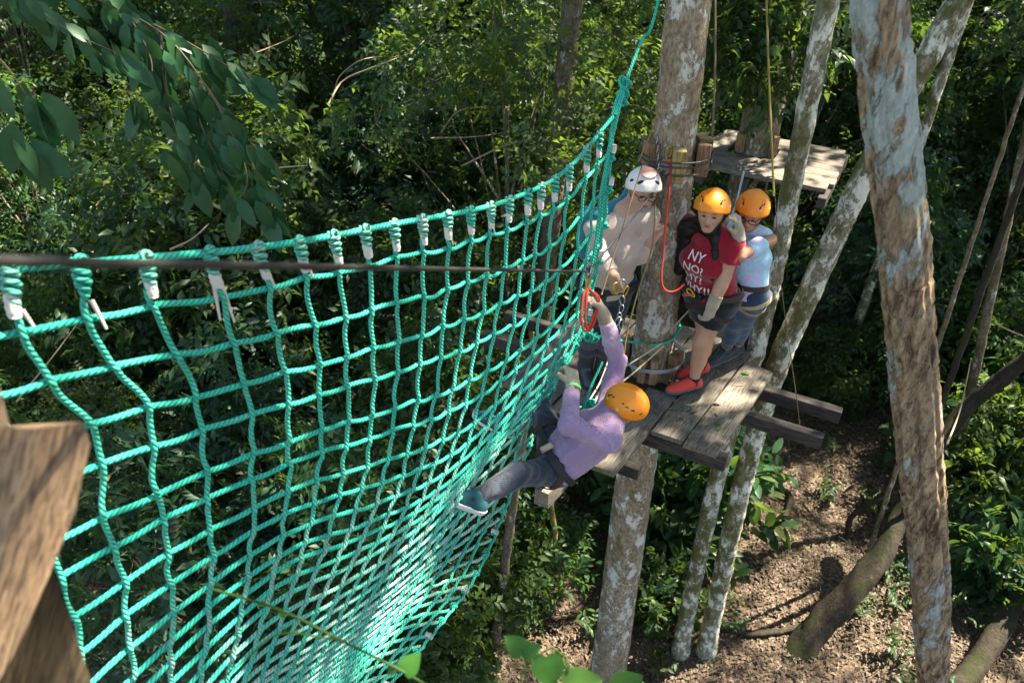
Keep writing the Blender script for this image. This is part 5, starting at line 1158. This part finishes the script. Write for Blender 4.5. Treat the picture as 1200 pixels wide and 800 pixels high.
glove(J['wrR'], unit(A3(-.6, -.7, .2)), unit(A3(-.2, .0, -1)), -1, gi, (.5, .8, .6), 1., J['wrR']-J['elR'])
band(shp, hm+UP*.10, UP, .034, 'strap', gi, 'harness_belt', .006)
for s in 'LR': band(jp, J['hip'+s]*.75+J['kn'+s]*.25, unit(J['hip'+s]-J['kn'+s])+lf*(.25 if s == 'L' else -.25), .036, 'strap_t', gi, 'leg_strap', .006)

# ------------------------------------------------------------------ guide in the white helmet
gu = person('guide in beige sweater and white helmet leaning beside the mottled trunk with carabiners', pz(692, 438, DZ))
bf = unit(A3(.25, -.97, 0)); lf = np.cross(UP, bf)
hm = pz(712, 332, 5.27); sm = pd(729, 258, 4.80)
J = J_(dict(hipL=hm+lf*.09, hipR=hm-lf*.09, shL=sm+lf*.185+UP*.01, shR=sm-lf*.185-UP*.03, knL=pz(713, 390, 4.88), knR=pz(694, 388, 4.88), anL=pz(706, 430, 4.485), anR=pz(686, 428, 4.485), elR=pd(703, 302, 4.80), wrR=pd(719, 323, 4.70), elL=pd(752, 300, 4.95), wrL=pz(760, 283, 5.56), neck=sm+UP*.05-bf*.01, back=-bf))
hc = pd(754, 221, 4.76); hf = unit(A3(.10, -.97, -.02)); hu = unit(A3(.08, -.10, 1)); hp, g_ = head_prims(hc, hf, hu)
J['wrL'] = pd(762, 284, 4.86)
bp = body_prims(J, 1.0, .98, 1.02)
hnd = hand(J['wrR'], unit(A3(.25, -.25, -.9)), unit(A3(.3, .9, -.2)), -1, (.5, .7, .5), 1.05)+hand(J['wrL'], unit(A3(.45, .1, .75)), unit(A3(.85, .35, -.2)), 1, (.45, .7, .6), 1.05)
part('body', sdf_mesh(hp+[cone(g_(-.02, -.06), J['neck'], .054, .06, .03)]+thin(bp)+hnd, .0068), 'skin_m', gu); face_parts(g_, hf, hu, gu, 'hair_grey', True)
part('beard', sdf_mesh([cone(g_(.055, -.088, .030), g_(.074, -.103, .0), .020, .022, .02), cone(g_(.055, -.088, -.030), g_(.074, -.103, .0), .020, .022, .02), cone(g_(.02, -.055, .058), g_(.055, -.09, .03), .012, .02, .02), cone(g_(.02, -.055, -.058), g_(.055, -.09, -.03), .012, .02, .02)], .005, wr=(.0015, 2, 80)), 'hair_grey', gu)
arms = bp[7:10]+bp[13:16]
swp = infl(bp[:7], .014)+[ball(sm*.45+hm*.55+bf*.04, .105, .06)]+[(p[0], p[1]-unit(p[1]-p[0])*(.03 if p[3] < .03 else 0), p[2]+.014, p[3]+.013, p[4], p[3] < .03, False) for p in arms]
swp = swp+neckhole(J, g_, .046, bf*0)
part('sweater', sdf_mesh(swp, .008, [(hm-UP*.08, -UP)], (.014, 12, 20, unit(A3(.35, -.1, .9)))), 'beige', gu)
tp = infl((bp[10:13]+bp[16:19]), .020)+infl([bp[3]], .008)
part('trousers', sdf_mesh(tp, .0085, [(hm+UP*.06, UP), (J['anL']+UP*.16, -UP)], (.007, 8, 14)), 'navy', gu)
for s in 'LR':
    an = J['an'+s]; kn = J['kn'+s]; top = an*.45+kn*.55; d = unit(A3(.1, -.99, 0)); b = an-UP*.075
    pr = [cone(top, an, .066, .055, .02), cone(an, b+UP*.045-d*.02, .056, .05, .03), cone(b+UP*.04-d*.03, b+d*.17+UP*.035, .046, .042, .03)]
    bt = part('boot', sdf_mesh(pr, .0075, [(b+UP*.005, -UP), (top, unit(top-an))]), 'rubber', gu); part('sole', sdf_mesh(infl(pr[2:], .006), .007, [(b+UP*.028, UP), (b, -UP)]), 'black', bt)
part('hood', sdf_mesh([cone(sm-lf*.16+UP*.045-bf*.02, g_(-.075, -.10), .045, .06, .03), cone(g_(-.06, -.08, .07), g_(-.03, .0, .085), .035, .022, .03), cone(g_(-.06, -.08, -.07), g_(-.03, .0, -.085), .035, .022, .03), cone(g_(-.07, -.08), g_(-.06, -.01), .07, .06, .04), cone(sm-lf*.2-bf*.08+UP*.02, sm-lf*.16-bf*.12-UP*.25, .06, .08, .05), cone(sm+lf*.1+UP*.05-bf*.03, g_(-.07, -.10), .045, .06, .03)], .008, wr=(.005, 3, 20)), 'teal_cloth', gu)
helmet(hc, hf+UP*.14, hu, 'helmet_w', gu, 'w'); chin_strap(g_, gu, 'cord')
band(swp+tp, hm+UP*.02, UP, .045, 'strap_k', gu, 'harness_belt', .006)

# ------------------------------------------------------------------ climber on the net
cl = person('climber in mauve shirt and dusty jeans hanging off the net corner', pd(650, 560, 4.45))
J = J_(dict(hipL=pd(656, 551, 4.46), hipR=pd(650, 522, 4.50), shL=pd(716, 519, 4.27), shR=pd(712, 472, 4.58), knL=pd(606, 556, 4.20), anL=pd(558, 583, 4.12), knR=pd(630, 470, 4.76), anR=pd(592, 497, 4.98),
            elL=pd(665, 497, 4.28), wrL=pd(672, 452, 4.46), elR=pd(724, 424, 4.62), wrR=pd(708, 370, 4.48), neck=pd(722, 488, 4.44), back=A3(0, 0, -1)))
f0 = unit(A3(-.80, .52, .25))
hc = pd(733, 474, 4.46); hf = unit(A3(-.80, .48, .02)); hu = unit(A3(.22, -.20, 1.)); hp, g_ = head_prims(hc, hf, hu)
bp = body_prims(J, .97, .95, .90); part('body', sdf_mesh(hp+[cone(g_(-.02, -.06), J['neck'], .05, .055, .03)]+thin(bp), .0075), 'skin_t', cl); face_parts(g_, hf, hu, cl)
arms = bp[7:10]+bp[13:16]
axs = unit((J['shL']+J['shR'])/2-(J['hipL']+J['hipR'])/2)
swp = infl(bp[:7], .017)+[(p[0], p[1]-unit(p[1]-p[0])*(.05 if p[3] < .03 else 0), p[2]+.012, p[3]+.016, p[4], p[3] < .03, False) for p in arms]+[ball((J['hipL']+J['hipR'])/2+axs*.10-UP*.02, .13, .06)]
hmc = (J['hipL']+J['hipR'])/2; swp = swp+neckhole(J, g_, .06)
part('shirt', sdf_mesh(swp, .0075, [(hmc-axs*.04, -axs)], (.017, 21, 24, unit(A3(.75, .1, .6)))), 'purple', cl)
tp = infl((bp[10:13]+bp[16:19]), .014)+infl([bp[3]], .004)
part('jeans', sdf_mesh(tp, .008, (), (.010, 8, 22, unit(A3(.5, .7, .3)))), 'jeans_d', cl)
for s, d, up in (('L', pd(532, 594, 4.16)-J['anL'], unit(A3(.30, .40, .85))), ('R', pd(566, 486, 5.02)-J['anR'], unit(A3(.3, -.1, 1.)))): shoe(J['an'+s], d, up, 'shoe_teal', 'sole_w', cl, 1.05, lace='sole_w')
glove(J['wrL'], unit(pd(668, 424, 4.52)-J['wrL']), unit(A3(-.4, .9, .1)), 1, cl, (.6, .8, .7), 1.08, J['wrL']-J['elL'])
glove(J['wrR'], unit(pd(697, 346, 4.42)-J['wrR']), unit(A3(-.7, .1, .5)), -1, cl, (.5, .8, .7), 1.08, J['wrR']-J['elR'])
wd = unit(J['elL']-J['wrL']); part('wristband', tube([J['wrL']+wd*.008, J['wrL']+wd*.028], .047, 16), 'green_band', cl); part('bracelet', tube([J['wrL']+wd*.034, J['wrL']+wd*.048], .046, 16, rfun=lambda th, s: 1+.06*np.sin(9*th)), 'bead', cl)
helmet(hc, hf+UP*.05, hu, 'helmet_o', cl); chin_strap(g_, cl)
band(swp+tp, hmc+axs*.01, axs, .04, 'strap_k', cl, 'harness_belt', .006)
for s in 'LR': band(tp, J['hip'+s]*.70+J['kn'+s]*.30, unit(J['hip'+s]-J['kn'+s]), .04, 'strap', cl, 'leg_strap', .006)
part('buckle', box(pd(641, 524, 4.33), unit(A3(.8, .2, .4))*.035, unit(A3(-.3, .9, .2))*.008, unit(A3(-.4, -.2, .9))*.022, .004), 'strap_t', cl)
part('lanyard', tube(spline([pd(720, 480, 4.42), pd(700, 487, 4.40), pd(690, 488, 4.44)], 12), .008, 7), 'red_strap', cl)
print('SCRIPT objects', len(bpy.data.objects), 'tris', sum(len(m.loops)-2*len(m.polygons) for m in bpy.data.meshes))
